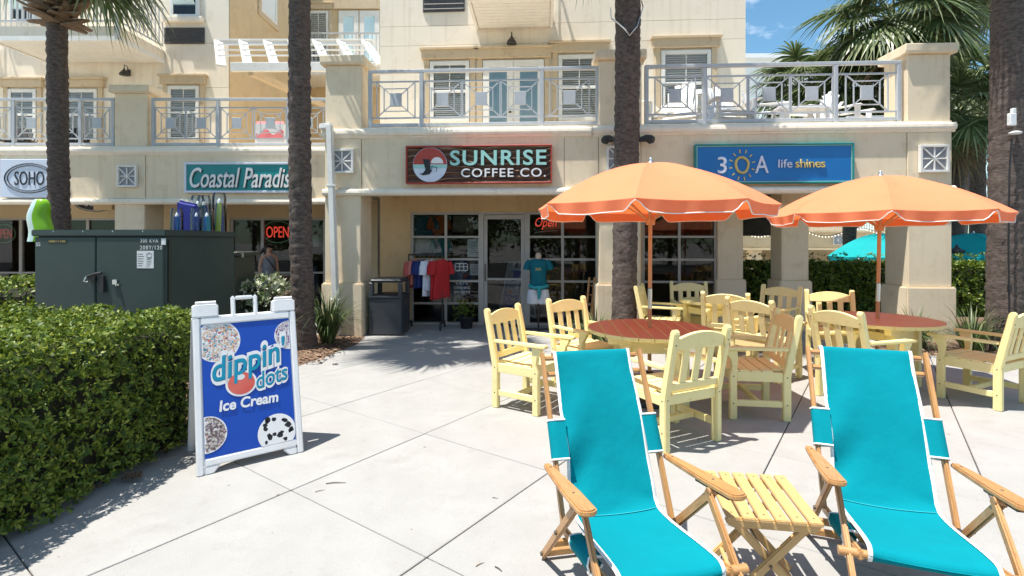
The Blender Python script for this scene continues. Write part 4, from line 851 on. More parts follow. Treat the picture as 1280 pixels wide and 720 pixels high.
sleeve('tall teal, blue and yellow rolled umbrella standing alone over the small cabinet', 274, 8.3, 247, 345, .095, [cb[1], cb[2], cb[3], cb[4]])
t = thing('wrapped_mat', 'wide navy rolled mat in plastic, widest of the goods above the cabinet', 'beach mat', (X(235.5, 8.0), 8.0, 1.0)); b = MB(); b.prism([(-.16, 0), (.15, 0), (.165, 1.18), (-.05, 1.22), (-.155, 1.25)], (0, .06, 0), XA, ZA, .13); b.build('roll', cb[0], t, .04, 3)
t = thing('pool_float', 'lime green and clear inflatable float standing behind the transformer cabinet', 'inflatable', (X(51, 7.5), 7.5, 1.62))
for sgn_, m in ((-1, 'clearv'), (1, 'lime')):
    b = MB(); rows = []
    for j in range(15):
        f = j/14; zz = .62*math.sin(f*PI/2)-.02; rr = .165*math.cos(f*PI/2)**.45+.0; rows.append([(sgn_*(rr*math.sin(PI*k/8))+.02*math.sin(zz*14)-.03*zz, -rr*.75*math.cos(PI*k/8), zz) for k in range(9)])
    b.grid(rows); b.build('half', M[m], t)
# ------------------------------------------------------------------ garden chairs
def arcpts(x0, x1, z0, zc, n=10): return [(x0+(x1-x0)*i/n, z0+zc*(1-((2*i/n-1))**2)) for i in range(n+1)]
def make_chair(label, loc, rz):
    t = thing('garden_chair', label, 'chair', loc, rz, 'yellow garden armchairs'); Y = M['yellow']; hx = .272; yr, yf = -.23, .225
    lean = lambda z: yr-.005-max(0, z-.40)*.20
    for s_ in (-1, 1):
        b = MB(); w = .027   # back post, bent above the seat
        pr = [(yr+.032, 0), (yr+.032, .40), (lean(.92)+.028, .92), (lean(.93)+.014, .945), (lean(.93)-.014, .945), (lean(.92)-.028, .92), (yr-.034, .40), (yr-.034, 0)]
        b.extr(pr, s_*hx-w, s_*hx+w); lb_ = b.build('back_leg', Y, t, .006, 2)
        for z in (.147, .39): MB().tube([(s_*(hx+w-.001), yr, z), (s_*(hx+w+.0012), yr, z)], .0065, 7).build('screw', M['bolt'], lb_)
        for z in (.40, .83): q_ = lean(z)-.031 if z > .4 else yr-.034; MB().tube([(s_*hx, q_+.004, z), (s_*hx, q_-.0015, z)], .0055, 7).build('screw', M['bolt'], lb_)
        b = MB(); pf = [(yf-.032, 0), (yf+.03, 0), (yf+.03, .40), (yf+.012, .47), (yf+.022, .54), (yf+.062, .60), (yf+.062, .625), (yf-.035, .625), (yf-.040, .55), (yf-.032, .46)]
        b.extr(pf, s_*hx-w, s_*hx+w); lf_ = b.build('front_leg', Y, t, .005, 2)
        for z in (.147, .39): MB().tube([(s_*(hx+w-.001), yf, z), (s_*(hx+w+.0012), yf, z)], .0065, 7).build('screw', M['bolt'], lf_)
        b = MB(); n = 8; out = []; inn = []
        for i in range(n+1):
            f = i/n; y = lean(.60)+.03+(yf+.11-lean(.60)-.03)*f; wd = .024+.016*math.sin(min(1, f*1.15)*PI/2)*(1 if f < .9 else .8); out.append((y, wd)); inn.append((y, -wd))
        pts = [(s_*hx+s_*(.008)+q, y) for y, q in out]+[(s_*hx+s_*.008+q, y) for y, q in inn[::-1]]
        b.prism(pts, (0, 0, .626), (1, 0, 0), (0, 1, 0), .028); b.build('armrest', Y, t, .006, 2)
        MB().bx(s_*hx-.016, s_*hx+.016, yr+.033, yf-.033, .12, .175).build('stretcher', Y, t, .004)
        MB().bx(s_*hx-.017, s_*hx+.017, yr+.033, yf-.033, .345, .43).build('side_rail', Y, t, .004)
    MB().bx(-hx+.02, hx-.02, -.02, .02, .125, .17).build('cross_stretcher', Y, t, .004)
    ap = [(-hx+.0275, .432), (hx-.0275, .432), (hx-.0275, .365)]+[(p[0], p[1]) for p in arcpts(hx-.0275, -hx+.0275, .365, -.05)][1:]
    MB().prism(ap, (0, yf+.012, 0), XA, ZA, .026).build('apron', Y, t, .004)
    MB().bx(-hx+.028, hx-.028, yr-.018, yr+.012, .355, .432).build('back_rail', Y, t, .004)
    for i in range(5): y0 = yr+.018+i*.097; MB().bx(-hx-.012 if 0 < i < 4 else -hx+.029, hx+.012 if 0 < i < 4 else hx-.029, y0, y0+.088, .432-.010*math.sin(i/4*PI), .452-.010*math.sin(i/4*PI)).build('seat_slat', Y, t, .004)
    def bk(z): return Vector((0, lean(z), z))
    up = (bk(.9)-bk(.5)).normalized(); zt = .83
    tp = [(-hx+.0278, -.045), (hx-.0278, -.045)]+arcpts(hx-.0278, -hx+.0278, .045, .048)
    o = bk(zt); MB().prism(tp, (0, o.y+.013, o.z), XA, tuple(up), .026).build('top_rail', Y, t, .004)
    o = bk(.495); MB().prism([(-hx+.0278, -.03), (hx-.0278, -.03), (hx-.0278, .03), (-hx+.0278, .03)], (0, o.y+.012, o.z), XA, tuple(up), .024).build('lower_rail', Y, t, .004)
    for k in range(3):
        x = (k-1)*.128; a, c = bk(.522), bk(.79); MB().beam((x, a.y, a.z), (x, c.y, c.z), .066, .016, (0, -1, 0)).build('back_slat', Y, t, .003)
    return t
chairs = [
 ('yellow armchair nearest the left pavement joint, facing the round table, standing in full sun', (.19, 5.09), -124),
 ('yellow armchair between the sunlit left chair and the palm, its seat tucked toward the table', (.84, 5.82), -144),
 ('yellow armchair seen from behind, closest to the front of the round table', (1.30, 4.245), 26.5),
 ('yellow armchair facing left under the umbrella, between both round tables', (2.255, 4.90), 82),
 ('yellow armchair in front of the dark passage, turned away to the right', (3.03, 6.16), -57),
 ('yellow armchair seen obliquely from behind at the left side of the right round table', (3.50, 5.18), -72.5),
 ('yellow armchair behind the right round table, its top showing left of the umbrella pole', (4.22, 6.72), 162),
 ('yellow armchair at the right edge, standing alone and turned toward the right round table', (4.74, 5.21), 26.7),
 ('shaded yellow armchair right of the palm trunk, facing the small arcade table sideways', (2.25, 7.75), -114),
 ('shaded yellow armchair with its back to the viewer, in front of the small arcade table', (2.93, 7.0), -29),
 ('shaded yellow armchair behind the small arcade table, against the window', (2.87, 8.20), 172),
 ('shaded yellow armchair right of the small arcade table, beside the inner column', (3.78, 7.55), 127)]
c0_ = None
for la, (x, y), a in chairs:
    if c0_ is None: c0_ = make_chair(la, (x, y, 0), R(a))
    else: dup(c0_, None, la, (x, y, 0), R(a))
# ------------------------------------------------------------------ round tables
def make_table(label, loc, rz, r=.61, H=.74, n=9, top='redtop'):
    t = thing('round_table', label, 'table', loc, rz, 'round yellow plank tables'); w = 2*r/n; th = .036
    for i in range(n):
        x0, x1 = -r+w*i+.003, -r+w*(i+1)-.003; m = 5; pts = []
        xs_ = [x0+(x1-x0)*k/m for k in range(m+1)]; hh = [math.sqrt(max(.0004, r*r-x*x)) for x in xs_]
        pts = [(x, -h) for x, h in zip(xs_, hh)]+[(x, h) for x, h in zip(xs_[::-1], hh[::-1])]
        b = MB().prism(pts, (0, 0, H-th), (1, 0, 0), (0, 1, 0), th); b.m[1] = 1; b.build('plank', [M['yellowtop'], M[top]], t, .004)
    for s_ in (-1, 1):
        MB().bx(-r*.72, r*.72, s_*.30*r/.61-.035, s_*.30*r/.61+.035, H-th-.07, H-th-.0005).build('batten', M['yellow'], t, .004)
        MB().bx(s_*.27-.016, s_*.27+.016, -.22, .22, H-.20, H-.108).build('apron', M['yellow'], t, .004)
        MB().bx(-.235, .235, s_*.27-.016, s_*.27+.016, H-.20, H-.109).build('apron', M['yellow'], t, .004)
        for s2 in (-1, 1): MB().bx(s_*.27-.042, s_*.27+.042, s2*.27-.042, s2*.27+.042, 0, H-.107 if r > .5 else H-.107).build('leg', M['yellow'], t, .006, 2)
        MB().bx(s_*.27-.018, s_*.27+.018, -.227, .227, .14, .21).build('stretcher', M['yellow'], t, .004)
    MB().bx(-.25, .25, -.10, .10, .162, .19).build('shelf', M['yellow'], t, .004)
    return t
T1, T2 = Vector((1.37, 5.15, 0)), Vector((4.08, 5.78, 0))
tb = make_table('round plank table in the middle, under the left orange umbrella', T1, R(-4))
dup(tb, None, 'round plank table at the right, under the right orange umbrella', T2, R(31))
make_table('small shaded round table in the arcade by the shop window', (3.0, 7.68, 0), R(20), .48, .73, 8, 'yellowtop')
# ------------------------------------------------------------------ orange umbrellas
def make_umbrella(label, loc, rz, tiltv, mats=('orange', 'orangew', 'pole'), Rr=1.20, zr=1.885, za=2.37, cat='umbrella', name='market_umbrella', group='orange umbrellas over the round tables', base=True, nr=8, drop=.115):
    t = thing(name, label, cat, loc, rz, group); tx, ty = tiltv
    sh = lambda p: Vector((p[0]+tx*p[2], p[1]+ty*p[2], p[2]))
    prof = lambda f: zr+(za-zr)*(1-f**1.75)
    m = M[mats[0]]
    for k in range(nr):
        a0 = 2*PI*(k+.5)/nr; a1 = a0+2*PI/nr; b = MB(); rows = []
        for i in range(11):
            f = i/10; row = []
            for j in range(9):
                s_ = j/8; p0 = Vector((math.cos(a0), math.sin(a0), 0))*Rr*f; p1 = Vector((math.cos(a1), math.sin(a1), 0))*Rr*f; p = p0.lerp(p1, s_); sag = 4*s_*(1-s_); p.z = prof(f)-.020*sag*f*(1-.3*f)-.016*sag*math.sin(f*PI)+.006*math.sin(i*1.9+k*2)*sag+.004*f*f*math.sin(s_*22+k*3)*math.sin(f*9)*min(1, 6*s_*(1-s_)); p -= Vector((p.x, p.y, 0))*.02*sag; row.append(sh(p))
            rows.append(row)
        b.grid(rows); b.build('canopy_panel', m, t)
        b = MB(); rows = []; edge = []
        for i in range(5):
            f = i/4; row = []
            for j in range(25):
                s_ = j/24; sc = min(1, max(0, (min(s_, 1-s_))/.13)); sc = sc*sc*(3-2*sc); dpt = drop*(.12+.88*sc)*(1+.05*math.sin(s_*9+k)); p0 = Vector((math.cos(a0), math.sin(a0), 0))*Rr; p1 = Vector((math.cos(a1), math.sin(a1), 0))*Rr; p = p0.lerp(p1, s_); sag = 4*s_*(1-s_)
                p -= Vector((p.x, p.y, 0))*(.02*sag); p += Vector((p.x, p.y, 0)).normalized()*(.012*math.sin(s_*17+k)*f-.014*f+.001); p.z = zr-.020*sag*.7+.006*math.sin(10*1.9+k*2)*sag-dpt*f; row.append(sh(p))
            rows.append(row)
        b.grid(rows); v = b.build('valance', m, t); MB().tube(rows[-1], .0052, 5).build('piping', M[mats[1]], v)
        b = MB(); b.tube([sh(Vector((math.cos(a0)*Rr*f, math.sin(a0)*Rr*f, prof(f)-.018))) for f in (.03, .2, .4, .6, .8, .985)], .009, 6); q = b.build('rib', M[mats[2]], t)
        MB().tube([sh((math.cos(a0)*.03, math.sin(a0)*.03, zr-.13)), sh((math.cos(a0)*Rr*.52, math.sin(a0)*Rr*.52, prof(.52)-.028))], .008, 6).build('strut', M[mats[2]], q)
    p0 = .16
    MB().tube([sh((0, 0, 1.135)), sh((0, 0, za-.01))], .0195, 12).build('pole', M[mats[2]], t)
    MB().tube([sh((0, 0, .93)), sh((0, 0, 1.13))], .0215, 12).build('pole_sleeve', M['silver'], t)
    MB().tube([sh((0, 0, .05)), sh((0, 0, .929))], .0195, 12).build('lower_pole', M[mats[2]], t)
    MB().lathe([(.045, -.05), (.05, 0), (.035, .03)], 12, sh((0, 0, zr-.13))).build('hub', M[mats[2]], t)
    MB().lathe([(.028, -.005), (.022, .012), (.012, .02), (.017, .035), (.012, .05), (0, .055)], 12, sh((0, 0, za))).build('finial', M['silver'], t)
    if base: MB().lathe([(.23, 0), (.235, .04), (.20, .065), (.05, .08), (.04, .30), (.024, .31)], 24).build('base', M['iron'], t)
    return t
make_umbrella('orange market umbrella with white piped edge over the middle round table', T1, R(2), (.006, .0), Rr=1.175, zr=1.945, za=2.385, drop=.10)
make_umbrella('orange market umbrella over the right round table, its canopy nearest the palm at right', T2, R(-8), (.024, .01), Rr=1.15, zr=1.90, za=2.34, drop=.095)
# ------------------------------------------------------------------ beach chairs
def make_beach(label, loc, f):
    fx, fy = f; t = thing('beach_chair', label, 'deck chair', loc, math.atan2(fx, -fy), 'teal canvas beach chairs'); Wm = M['wood']
    # local: x = chair's left-to-right in view, -y = facing. s along facing -> y = -s
    p = lambda w, s_, z: (w, -s_, z)
    fl_ = lambda s0, z0, s1, z1: None
    A0, A1 = Vector(p(0, -.03, .500)), Vector(p(0, .555, .578)); ad = (A1-A0).normalized(); an = Vector((1, 0, 0)).cross(ad); an = an if an.z > 0 else -an; AL_ = (A1-A0).length
    for sg in (-1, 1):
        MB().beam(p(sg*.275, -.272, 1.005), p(sg*.268, .112, .268), .020, .040, (0, -1, .5)).build('back_rail', Wm, t, .005, 2)
        MB().beam(p(sg*.243, -.02, .215), p(sg*.243, .625, .335), .022, .042).build('seat_rail', Wm, t, .006, 2)
        lg = MB().beam(p(sg*.302, -.140, .012), p(sg*.302, .405, .535), .020, .042).build('rear_leg', Wm, t, .006, 2)
        fg = MB().beam(p(sg*.280, .395, .548), p(sg*.280, .90, .008), .020, .042, (0, -1, 0)).build('front_leg', Wm, t, .006, 2)
        n = 12; pts = []
        for i in range(n+1): f_ = i/n; pts.append((AL_*f_, .017+.021*min(1, f_*1.5)**.8))
        rd = [(AL_+.032*math.sin(a), .038*math.cos(a)) for a in [PI*k/6 for k in range(1, 6)]]
        out = pts+rd+[(s_, -w_) for s_, w_ in pts[::-1]]; o = A0+Vector((sg*.312, 0, 0))
        a_ = MB().prism(out, o, ad, (1, 0, 0), .024*(1 if ad.cross(Vector((1, 0, 0))).dot(an) > 0 else -1)).build('armrest', Wm, t, .006, 2)
        for f_ in (.12, .72): c = o+ad*AL_*f_+an*.0236; MB().lathe([(.006, .0), (.005, .003), (0, .004)], 8, c).build('bolt', M['bolt'], a_)
        c0, c1 = o+ad*AL_*.50-an*.010, o+ad*AL_*.93-an*.010; MB().beam(c0, c1, .022, .018).build('ratchet', M['iron'], a_)
        for s_, z in ((.395, .525), (-.12, .032), (.14, .281)): MB().tube([p(sg*.314, s_, z), p(sg*.322, s_, z)], .010, 8).build('bolt', M['bolt'], lg)
        for s_, z in ((.402, .540), (.595, .333)): MB().tube([p(sg*.292, s_, z), p(sg*.298, s_, z)], .010, 8).build('bolt', M['bolt'], fg)
        MB().tube([p(sg*.242, .605, .332), p(sg*.318, .605, .332)], .019, 10).build('bar_knob', Wm, t, .003)
        MB().tube([p(sg*.270, .415, .545), p(sg*.335, .415, .545)], .016, 10).build('arm_knob', M['pole'], t)
    for (s_, z) in ((-.282, .973), (-.243, .897)): MB().beam(p(-.262, s_, z), p(.262, s_, z), .022, .034, (0, -.88, .46)).build('cross_bar', Wm, t, .005)
    MB().beam(p(-.29, -.12, .035), p(.29, -.12, .035), .022, .036).build('rear_bar', Wm, t, .005); MB().beam(p(-.29, .0, .15), p(.29, .0, .15), .022, .034).build('rear_bar', Wm, t, .005)
    MB().tube([p(-.243, .605, .332), p(.243, .605, .332)], .017, 10).build('front_bar', Wm, t); MB().beam(p(-.27, .83, .085), p(.27, .83, .085), .02, .034, (0, -.5, .8)).build('front_stretcher', Wm, t, .004)
    # canvas sling
    ctl = [(-.305, .972), (-.300, .998), (-.268, 1.006), (-.230, .945), (-.165, .81), (-.088, .645), (-.016, .49), (.040, .385), (.078, .336), (.125, .318), (.22, .322), (.35, .340), (.48, .360), (.585, .370), (.618, .358), (.626, .336), (.615, .314)]
    path = []
    for i in range(len(ctl)-1):
        p0, p1, p2, p3 = [Vector((*ctl[max(0, min(len(ctl)-1, i+k))], 0)) for k in (-1, 0, 1, 2)]
        for k in range(4): u = k/4; path.append(.5*((2*p1)+(-p0+p2)*u+(2*p0-5*p1+4*p2-p3)*u*u+(-p0+3*p1-3*p2+p3)*u**3))
    path.append(Vector((*ctl[-1], 0))); rows = []; hw = .212
    for i, c in enumerate(path):
        f_ = i/(len(path)-1); row = []; back = max(0, math.sin(min(1, max(0, (f_-.12)/.42))*PI))
        for j in range(23):
            x = -1+2*j/22; wig = .0055*math.sin(f_*47+3*math.sin(x*2.1+f_*3))*(.15+abs(x)**2)*back+.013*math.sin(f_*24+2.2*math.sin(x*1.7+f_*5))*(.25+abs(x)**1.6)*back+.0025*math.sin(f_*60+x*3)*math.exp(-((f_-.52)/.06)**2); sag = -.014*(1-x*x)*(1 if .1 < f_ < .93 else 0); hh = hw*(1-.012*math.sin(f_*PI)); row.append(Vector(p(x*hh, c.x-(.5*sag if f_ < .5 else 0)*-1+wig, c.y+(sag if f_ >= .5 else 0)+wig*.6)))
        rows.append(row)
    b = MB(); b.grid(rows); cv = b.build('canvas', M['teal'], t); k_ = 34; MB().tube([rows[k_][j]+Vector((0, -.0015, .0035)) for j in range(1, 22)], .0018, 4).build('stitched_seam', M['seam'], cv)
    for j in (0, 22):
        sgx = -1 if j == 0 else 1; e = [[r_[j]+Vector((sgx*dx, 0, dz)) for dx, dz in ((-.010, .0035), (.006, .0035), (.006, -.003), (-.010, -.003))] for r_ in rows]; b = MB(); b.grid(e); b.build('binding', M['tealpiping'], cv)
    def wing(s0, z0, s1, z1, sg, x0, xr):
        """canvas sleeve wrapped round a rail between two points of the rail"""
        b = MB(); rows = []; d = (Vector((0, -s1, z1))-Vector((0, -s0, z0))).normalized(); nrm = Vector((1, 0, 0)).cross(d)
        for k in range(7):
            c = Vector((0, -s0, z0)).lerp(Vector((0, -s1, z1)), k/6); rw = []
            for xx, nn in ((x0, -.028), (xr-.02, -.031), (xr+.013, -.028), (xr+.020, 0), (xr+.013, .028), (xr-.02, .03), (x0, .0)): rw.append(c+Vector((sg*xx, 0, 0))+nrm*nn)
            rows.append(rw)
        b.grid(rows, sm=True); w_ = b.build('rail_sleeve', M['teal'], t)
        for r_ in (rows[0], rows[-1]): MB().tube(r_, .0052, 5).build('binding', M['tealpiping'], w_)
    for sg in (-1, 1):
        wing(-.112, .698, -.028, .537, sg, .205, .270); wing(.17, .250, .42, .297, sg, .20, .243)
    return t
make_beach('teal canvas beach chair left of the slatted side table, facing the viewer', (.482, 2.535, 0), (.19, -.98))
bc = [o for o in COL.objects if o.name == 'beach_chair'][0]
dup(bc, None, 'teal canvas beach chair right of the slatted side table, nearest the right edge', (1.847, 2.585, 0), math.atan2(-.34, .94))
# side table
def side_table(loc, rz):
    t = thing('side_table', 'small folding side table of pale wooden slats between the two beach chairs', 'side table', loc, rz); w, d, H = .385, .455, .425; n = 6; g = .013; sw = (w-g*(n-1))/n; m = M['woodpale']
    for i in range(n):
        x = -w/2+i*(sw+g); s_ = MB().bx(x, x+sw, -d/2, d/2, H-.017, H).build('slat', m, t, .003, 2)
        for y in (-d/2+.04, d/2-.04): MB().lathe([(.0045, 0), (.004, .0015), (0, .002)], 7, (x+sw/2, y, H-.0004)).build('nail', M['bolt'], s_)
    for y in (-d/2+.035, d/2-.035): MB().prism([(-w/2+.02, -.02), (w/2-.02, -.02), (w/2, 0), (w/2, .02), (-w/2, .02), (-w/2, 0)], (0, y+.012, H-.0376), XA, ZA, .024).build('apron', m, t, .006, 2)
    for y, sg in ((-d/2+.066, 1), (d/2-.066, 1), (-d/2+.092, -1), (d/2-.092, -1)): MB().beam((sg*(w/2-.045), y, H-.055), (-sg*(w/2-.01), y, .008), .022, .036, (1, 0, 0)).build('leg', m, t, .005, 2)
    for sg in (-1, 1): MB().tube([(sg*(w/2-.065), -d/2+.05, .07), (sg*(w/2-.065), d/2-.05, .07)], .011, 8).build('rod', m, t)
    MB().tube([(0, -d/2+.05, H*.46), (0, d/2-.05, H*.46)], .007, 8).build('pivot', M['bolt'], t)
    return t
side_table((1.145, 2.40, 0), R(-9))
# ------------------------------------------------------------------ bin, rack, mannequin, goods by the shop
t = thing('litter_bin', 'dark slate litter bin with open hood beside the left arcade column', 'bin', (-2.135, 9.02, 0), AL); w = .285
MB().bx(-w, w, -.27, .27, .02, .64).build('body', M['bin'], t, .012, 2); MB().bx(-w-.012, w+.012, -.282, .282, .64, .675).build('collar', M['bin'], t, .008, 2)
for sx in (-1, 1):
    for sy in (-1, 1): MB().bx(sx*(w-.035)-.035, sx*(w-.035)+.035, sy*.235-.035, sy*.235+.035, .675, .90).build('hood_post', M['bin'], t, .01)
MB().bx(-w, w, -.27, .27, .90, .97).build('hood', M['bin'], t, .03, 3); MB().bx(-w+.07, w-.07, -.2, .2, .675, .70).build('liner', M['inkdark'], t)
def garment(name, label, loc, rz, w, h, m, cat='shirt', sleeves=True, group=None):
    t = thing(name, label, cat, loc, rz, group); b = MB(); rows = []
    for i in range(13):
        f = i/12; hw = w/2*(.35 if i == 0 else .80 if i == 1 else 1-.10*math.sin(f*PI)+.06*f); row = []
        for j in range(17):
            a = 2*PI*j/16; row.append((hw*math.cos(a), .035*(1+.5*math.sin(a*3+f*4)*f)*math.sin(a)+.006*math.sin(a*5+f*9), -h*f+.01*math.sin(a*4)*f))
        rows.append(row)
    b.grid(rows); b.build('body', m, t)
    if sleeves:
        for s_ in (-1, 1): MB().tube([(s_*w*.42, 0, -.04), (s_*w*.55, -.01, -.14), (s_*w*.57, -.015, -.27)], [.05, .055, .06], 8, cap=False).build('sleeve', m, t)
    MB().tube([(0, 0, .02), (.0, 0, .06), (.015, 0, .085), (0, 0, .10)], .004, 5).tube([(-w*.4, 0, -.025), (0, 0, .02), (w*.4, 0, -.025)], .007, 5).build('hanger', M['pole'], t); return t
vr_ = .78
u0, u1 = U(511, vr_), U(553, vr_); t = thing('clothes_rack', 'black wheeled clothes rack in front of the shop window', 'clothes rack', Wd((u0+u1)/2, vr_), AL); L_ = (u1-u0)/2
MB().tube([(-L_, 0, 1.36), (L_, 0, 1.36)], .014, 8).build('rail', M['iron'], t)
for s_ in (-1, 1):
    MB().tube([(s_*L_, 0, .12), (s_*L_, 0, 1.37)], .014, 8).build('post', M['iron'], t); MB().beam((s_*L_, -.22, .12), (s_*L_, .22, .12), .03, .03).build('foot', M['iron'], t)
    for y in (-.2, .2): MB().tube([(s_*L_-.012, y, .05), (s_*L_+.012, y, .05)], .045, 12).tube([(s_*L_, y, .05), (s_*L_, y, .12)], .008, 6).build('caster', M['iron'], t)
MB().tube([(-L_, 0, .13), (L_, 0, .13)], .012, 8).build('rail', M['iron'], t)
GR = 'garments hanging on the clothes rack'
for px, la, c, w, h, z in ((513.5, 'coral pink striped top hanging at the left end of the clothes rack', (.45, .09, .08), .30, .50, -.02), (519, 'salmon shirt hanging second from the left on the clothes rack', (.50, .16, .13), .3, .46, 0), (525, 'navy shirt hanging between the salmon and white shirts', (.012, .02, .10), .34, .52, 0), (530, 'dark blue shirt hanging just left of the white one', (.015, .03, .14), .34, .5, 0), (536, 'white long shirt hanging in the middle of the clothes rack', (.66, .68, .76), .36, .66, .0), (541, 'pale lilac white shirt hanging beside the red ones', (.58, .60, .70), .34, .56, 0), (547, 'bright red shirt hanging next to the white ones', (.42, .015, .018), .38, .72, 0), (552, 'red shirt hanging at the right end of the clothes rack', (.45, .02, .025), .40, .70, 0)):
    garment('shirt', la, Wd(U(px, vr_), vr_, 1.27+z), AL+R(62+random.uniform(-12, 12)), w, h, cloth('r%d' % int(px*2), c), group=GR)
for px, py, la, c, w, h in ((528, 270, 'dark teal shirt displayed in the top left window pane', (.01, .07, .12), .52, .40), (549, 270, 'orange shirt displayed in the top window pane', (.42, .08, .02), .34, .38), (532, 297, 'pale grey shirt displayed in the second row of window panes', (.40, .42, .42), .46, .36), (551, 297, 'mint green shirt displayed in the second row of window panes', (.05, .26, .25), .30, .36), (567, 324, 'pale blue shirt displayed in the window by the van sticker', (.25, .32, .42), .34, .42), (567, 352, 'pale shirt displayed low in the window behind the white lettering', (.3, .33, .36), .32, .40)):
    v = V1+.24; q = Wp(px, py, v); garment('shirt', la, Wd(q[0], v, q[1]), AL, w, h, cloth('w%d%d' % (px, py), c), group='shirts shown in the shop window')
vm = .72; t = thing('mannequin', 'headless mannequin in a teal shirt and white shorts by the shop window', 'mannequin', Wd(U(673, vm), vm), AL)
q = lambda py: Wp(673, py, vm)[1]
MB().lathe([(.055, q(324)-.01), (.055, q(319)), (.035, q(316)), (0, q(315.5))], 14, sy=.8).build('neck', M['skin2'], t)
MB().lathe([(.15, q(362)), (.165, q(356)), (.135, q(346)), (.16, q(334)), (.175, q(328)), (.13, q(324.5)), (.06, q(323.5))], 20, sy=.62).build('shirt', cloth('tealshirt', (.0, .115, .155)), t)
for s_ in (-1, 1): MB().tube([(s_*.15, 0, q(326)), (s_*.20, -.01, q(331)), (s_*.215, -.01, q(337))], [.05, .058, .062], 10, cap=False).build('sleeve', cloth('tealsleeve%d' % s_, (.0, .115, .155)), t)
lettering('30A', M['gold'], t, (0, -.115, q(336)), XA, ZA, .11, .05, ext=.004)
MB().tube([(-.17, -.03, q(357)), (-.06, -.115, q(359)), (.0, -.125, q(358)), (.06, -.115, q(358.5)), (.17, -.03, q(357))], .03, 8).tube([(0, -.13, q(358)), (.02, -.14, q(366)), (.005, -.13, q(373))], [.03, .035, .015], 8).build('tied_scarf', cloth('scarf', (.03, .30, .34)), t)
for s_ in (-1, 1): MB().lathe([(.125, q(379)), (.12, q(370)), (.10, q(361.5))], 14, (s_*.085, 0, 0), sy=.8).build('shorts_leg', cloth('shorts%d' % s_, (.60, .61, .64)), t)
MB().tube([(0, 0, .04), (0, 0, q(362))], .016, 8).tube([(-.28, 0, .03), (.28, 0, .03)], .016, 6).tube([(0, -.2, .03), (0, .2, .03)], .016, 6).tube([(-.28, 0, .03), (-.28, -.05, .0)], .02, 6).build('stand', M['iron'], t)
vp = .9; t = thing('potted_plant', 'small potted flower plant by the shop window beside the door', 'plant', Wd(U(583, vp), vp), AL); MB().lathe([(.10, 0), (.135, .2), (.145, .22), (.12, .22), (.11, .19), (0, .19)], 16).build('pot', M['inkdark'], t, .0)
pts = RNG.normal(0, .10, (90, 3))+np.array([0, 0, .36]); nr = RNG.normal(0, 1, (90, 3)); nr /= np.linalg.norm(nr, axis=1, keepdims=True); link('foliage', leafmesh('foliage', pts, nr, .06, M['hedge'], 4), t)
b = MB()
for i in range(26): c = Vector((random.gauss(0, .09), random.gauss(0, .09), .42+random.uniform(-.05, .08))); b.lathe([(.0, 0), (.02, .008), (0, .014)], 6, c)
b.build('blossom', mat('blossom', (.5, .3, .06), .7), t)
for k, (px, v, la) in enumerate(((737, .35, 'folded brown wooden chair leaning on the column, left of two'), (743.5, .40, 'folded brown wooden chair leaning on the column, right of two'))):
    t = thing('folded_chair', la, 'chair', Wd(U(px, v), v), AL+R(8)); b = MB()
    for x in (-.055, .055): MB().beam((x-.05, -.02, 0), (x+.07, .07, .98), .03, .03).build('frame_rail', M['wood'], t, .004)
    for i in range(5): MB().beam((-.05+.02*i, -.0+.015*i, .2+.16*i), (.055+.02*i, .0+.015*i, .2+.16*i), .05, .014).build('slat', M['wood'], t)
# flood lights behind the palm
t = thing('flood_light', 'pair of black flood lights on the fascia behind the middle palm trunk', 'light', Wd(U(783), -.0, Wp(783, 177, 0)[1]), AL)
MB().bx(-.17, .17, -.07, -.002, -.05, .06).build('junction_box', M['paper'], t, .01)
for s_ in (-1, 1): MB().tube([(s_*.12, -.05, .0), (s_*.30, -.12, .03), (s_*.36, -.16, .0)], [.02, .06, .075], 10).tube([(s_*.36, -.16, .0), (s_*.40, -.19, -.015)], [.075, .05], 10).build('lamp_head', M['iron'], t)
# ------------------------------------------------------------------ person
def skin_body(name, J, Ed, rad, m, parent, root=0, lv=1):
    me = bpy.data.meshes.new(name); me.from_pydata(J, Ed, []); o = bpy.data.objects.new(name, me); COL.objects.link(o)
    sk = o.modifiers.new('s', 'SKIN'); sk.use_smooth_shade = True
    for i, r in enumerate(rad): v = me.skin_vertices[0].data[i]; v.radius = r if isinstance(r, tuple) else (r, r); v.use_root = i == root
    sb = o.modifiers.new('b', 'SUBSURF'); sb.levels = lv; sb.render_levels = lv
    dg = bpy.context.evaluated_depsgraph_get(); m2 = bpy.data.meshes.new_from_object(o.evaluated_get(dg)); bpy.data.objects.remove(o); m2.materials.clear(); m2.materials.append(m)
    for p_ in m2.polygons: p_.use_smooth = True
    return link(name, m2, parent)
Yp = 11.35; t = thing('person', 'woman in a long grey sleeveless dress walking past the shop windows with a crossbody strap', 'person', (X(336, Yp), Yp, -.03), R(48))
J = [(0, 0, .86), (0, 0, 1.02), (0, .0, 1.20), (0, .0, 1.31), (0, -.005, 1.37), (0, -.015, 1.43), (0, -.015, 1.51),
     (.15, 0, 1.285), (.185, .01, 1.04), (.20, -.06, .84), (.205, -.08, .75), (-.15, 0, 1.285), (-.19, .02, 1.05), (-.20, -.03, .84), (-.20, -.05, .75),
     (.085, 0, .80), (.095, -.06, .46), (.10, -.10, .08), (.10, -.19, .03), (-.085, 0, .80), (-.09, .04, .46), (-.09, .10, .09), (-.09, .01, .03)]
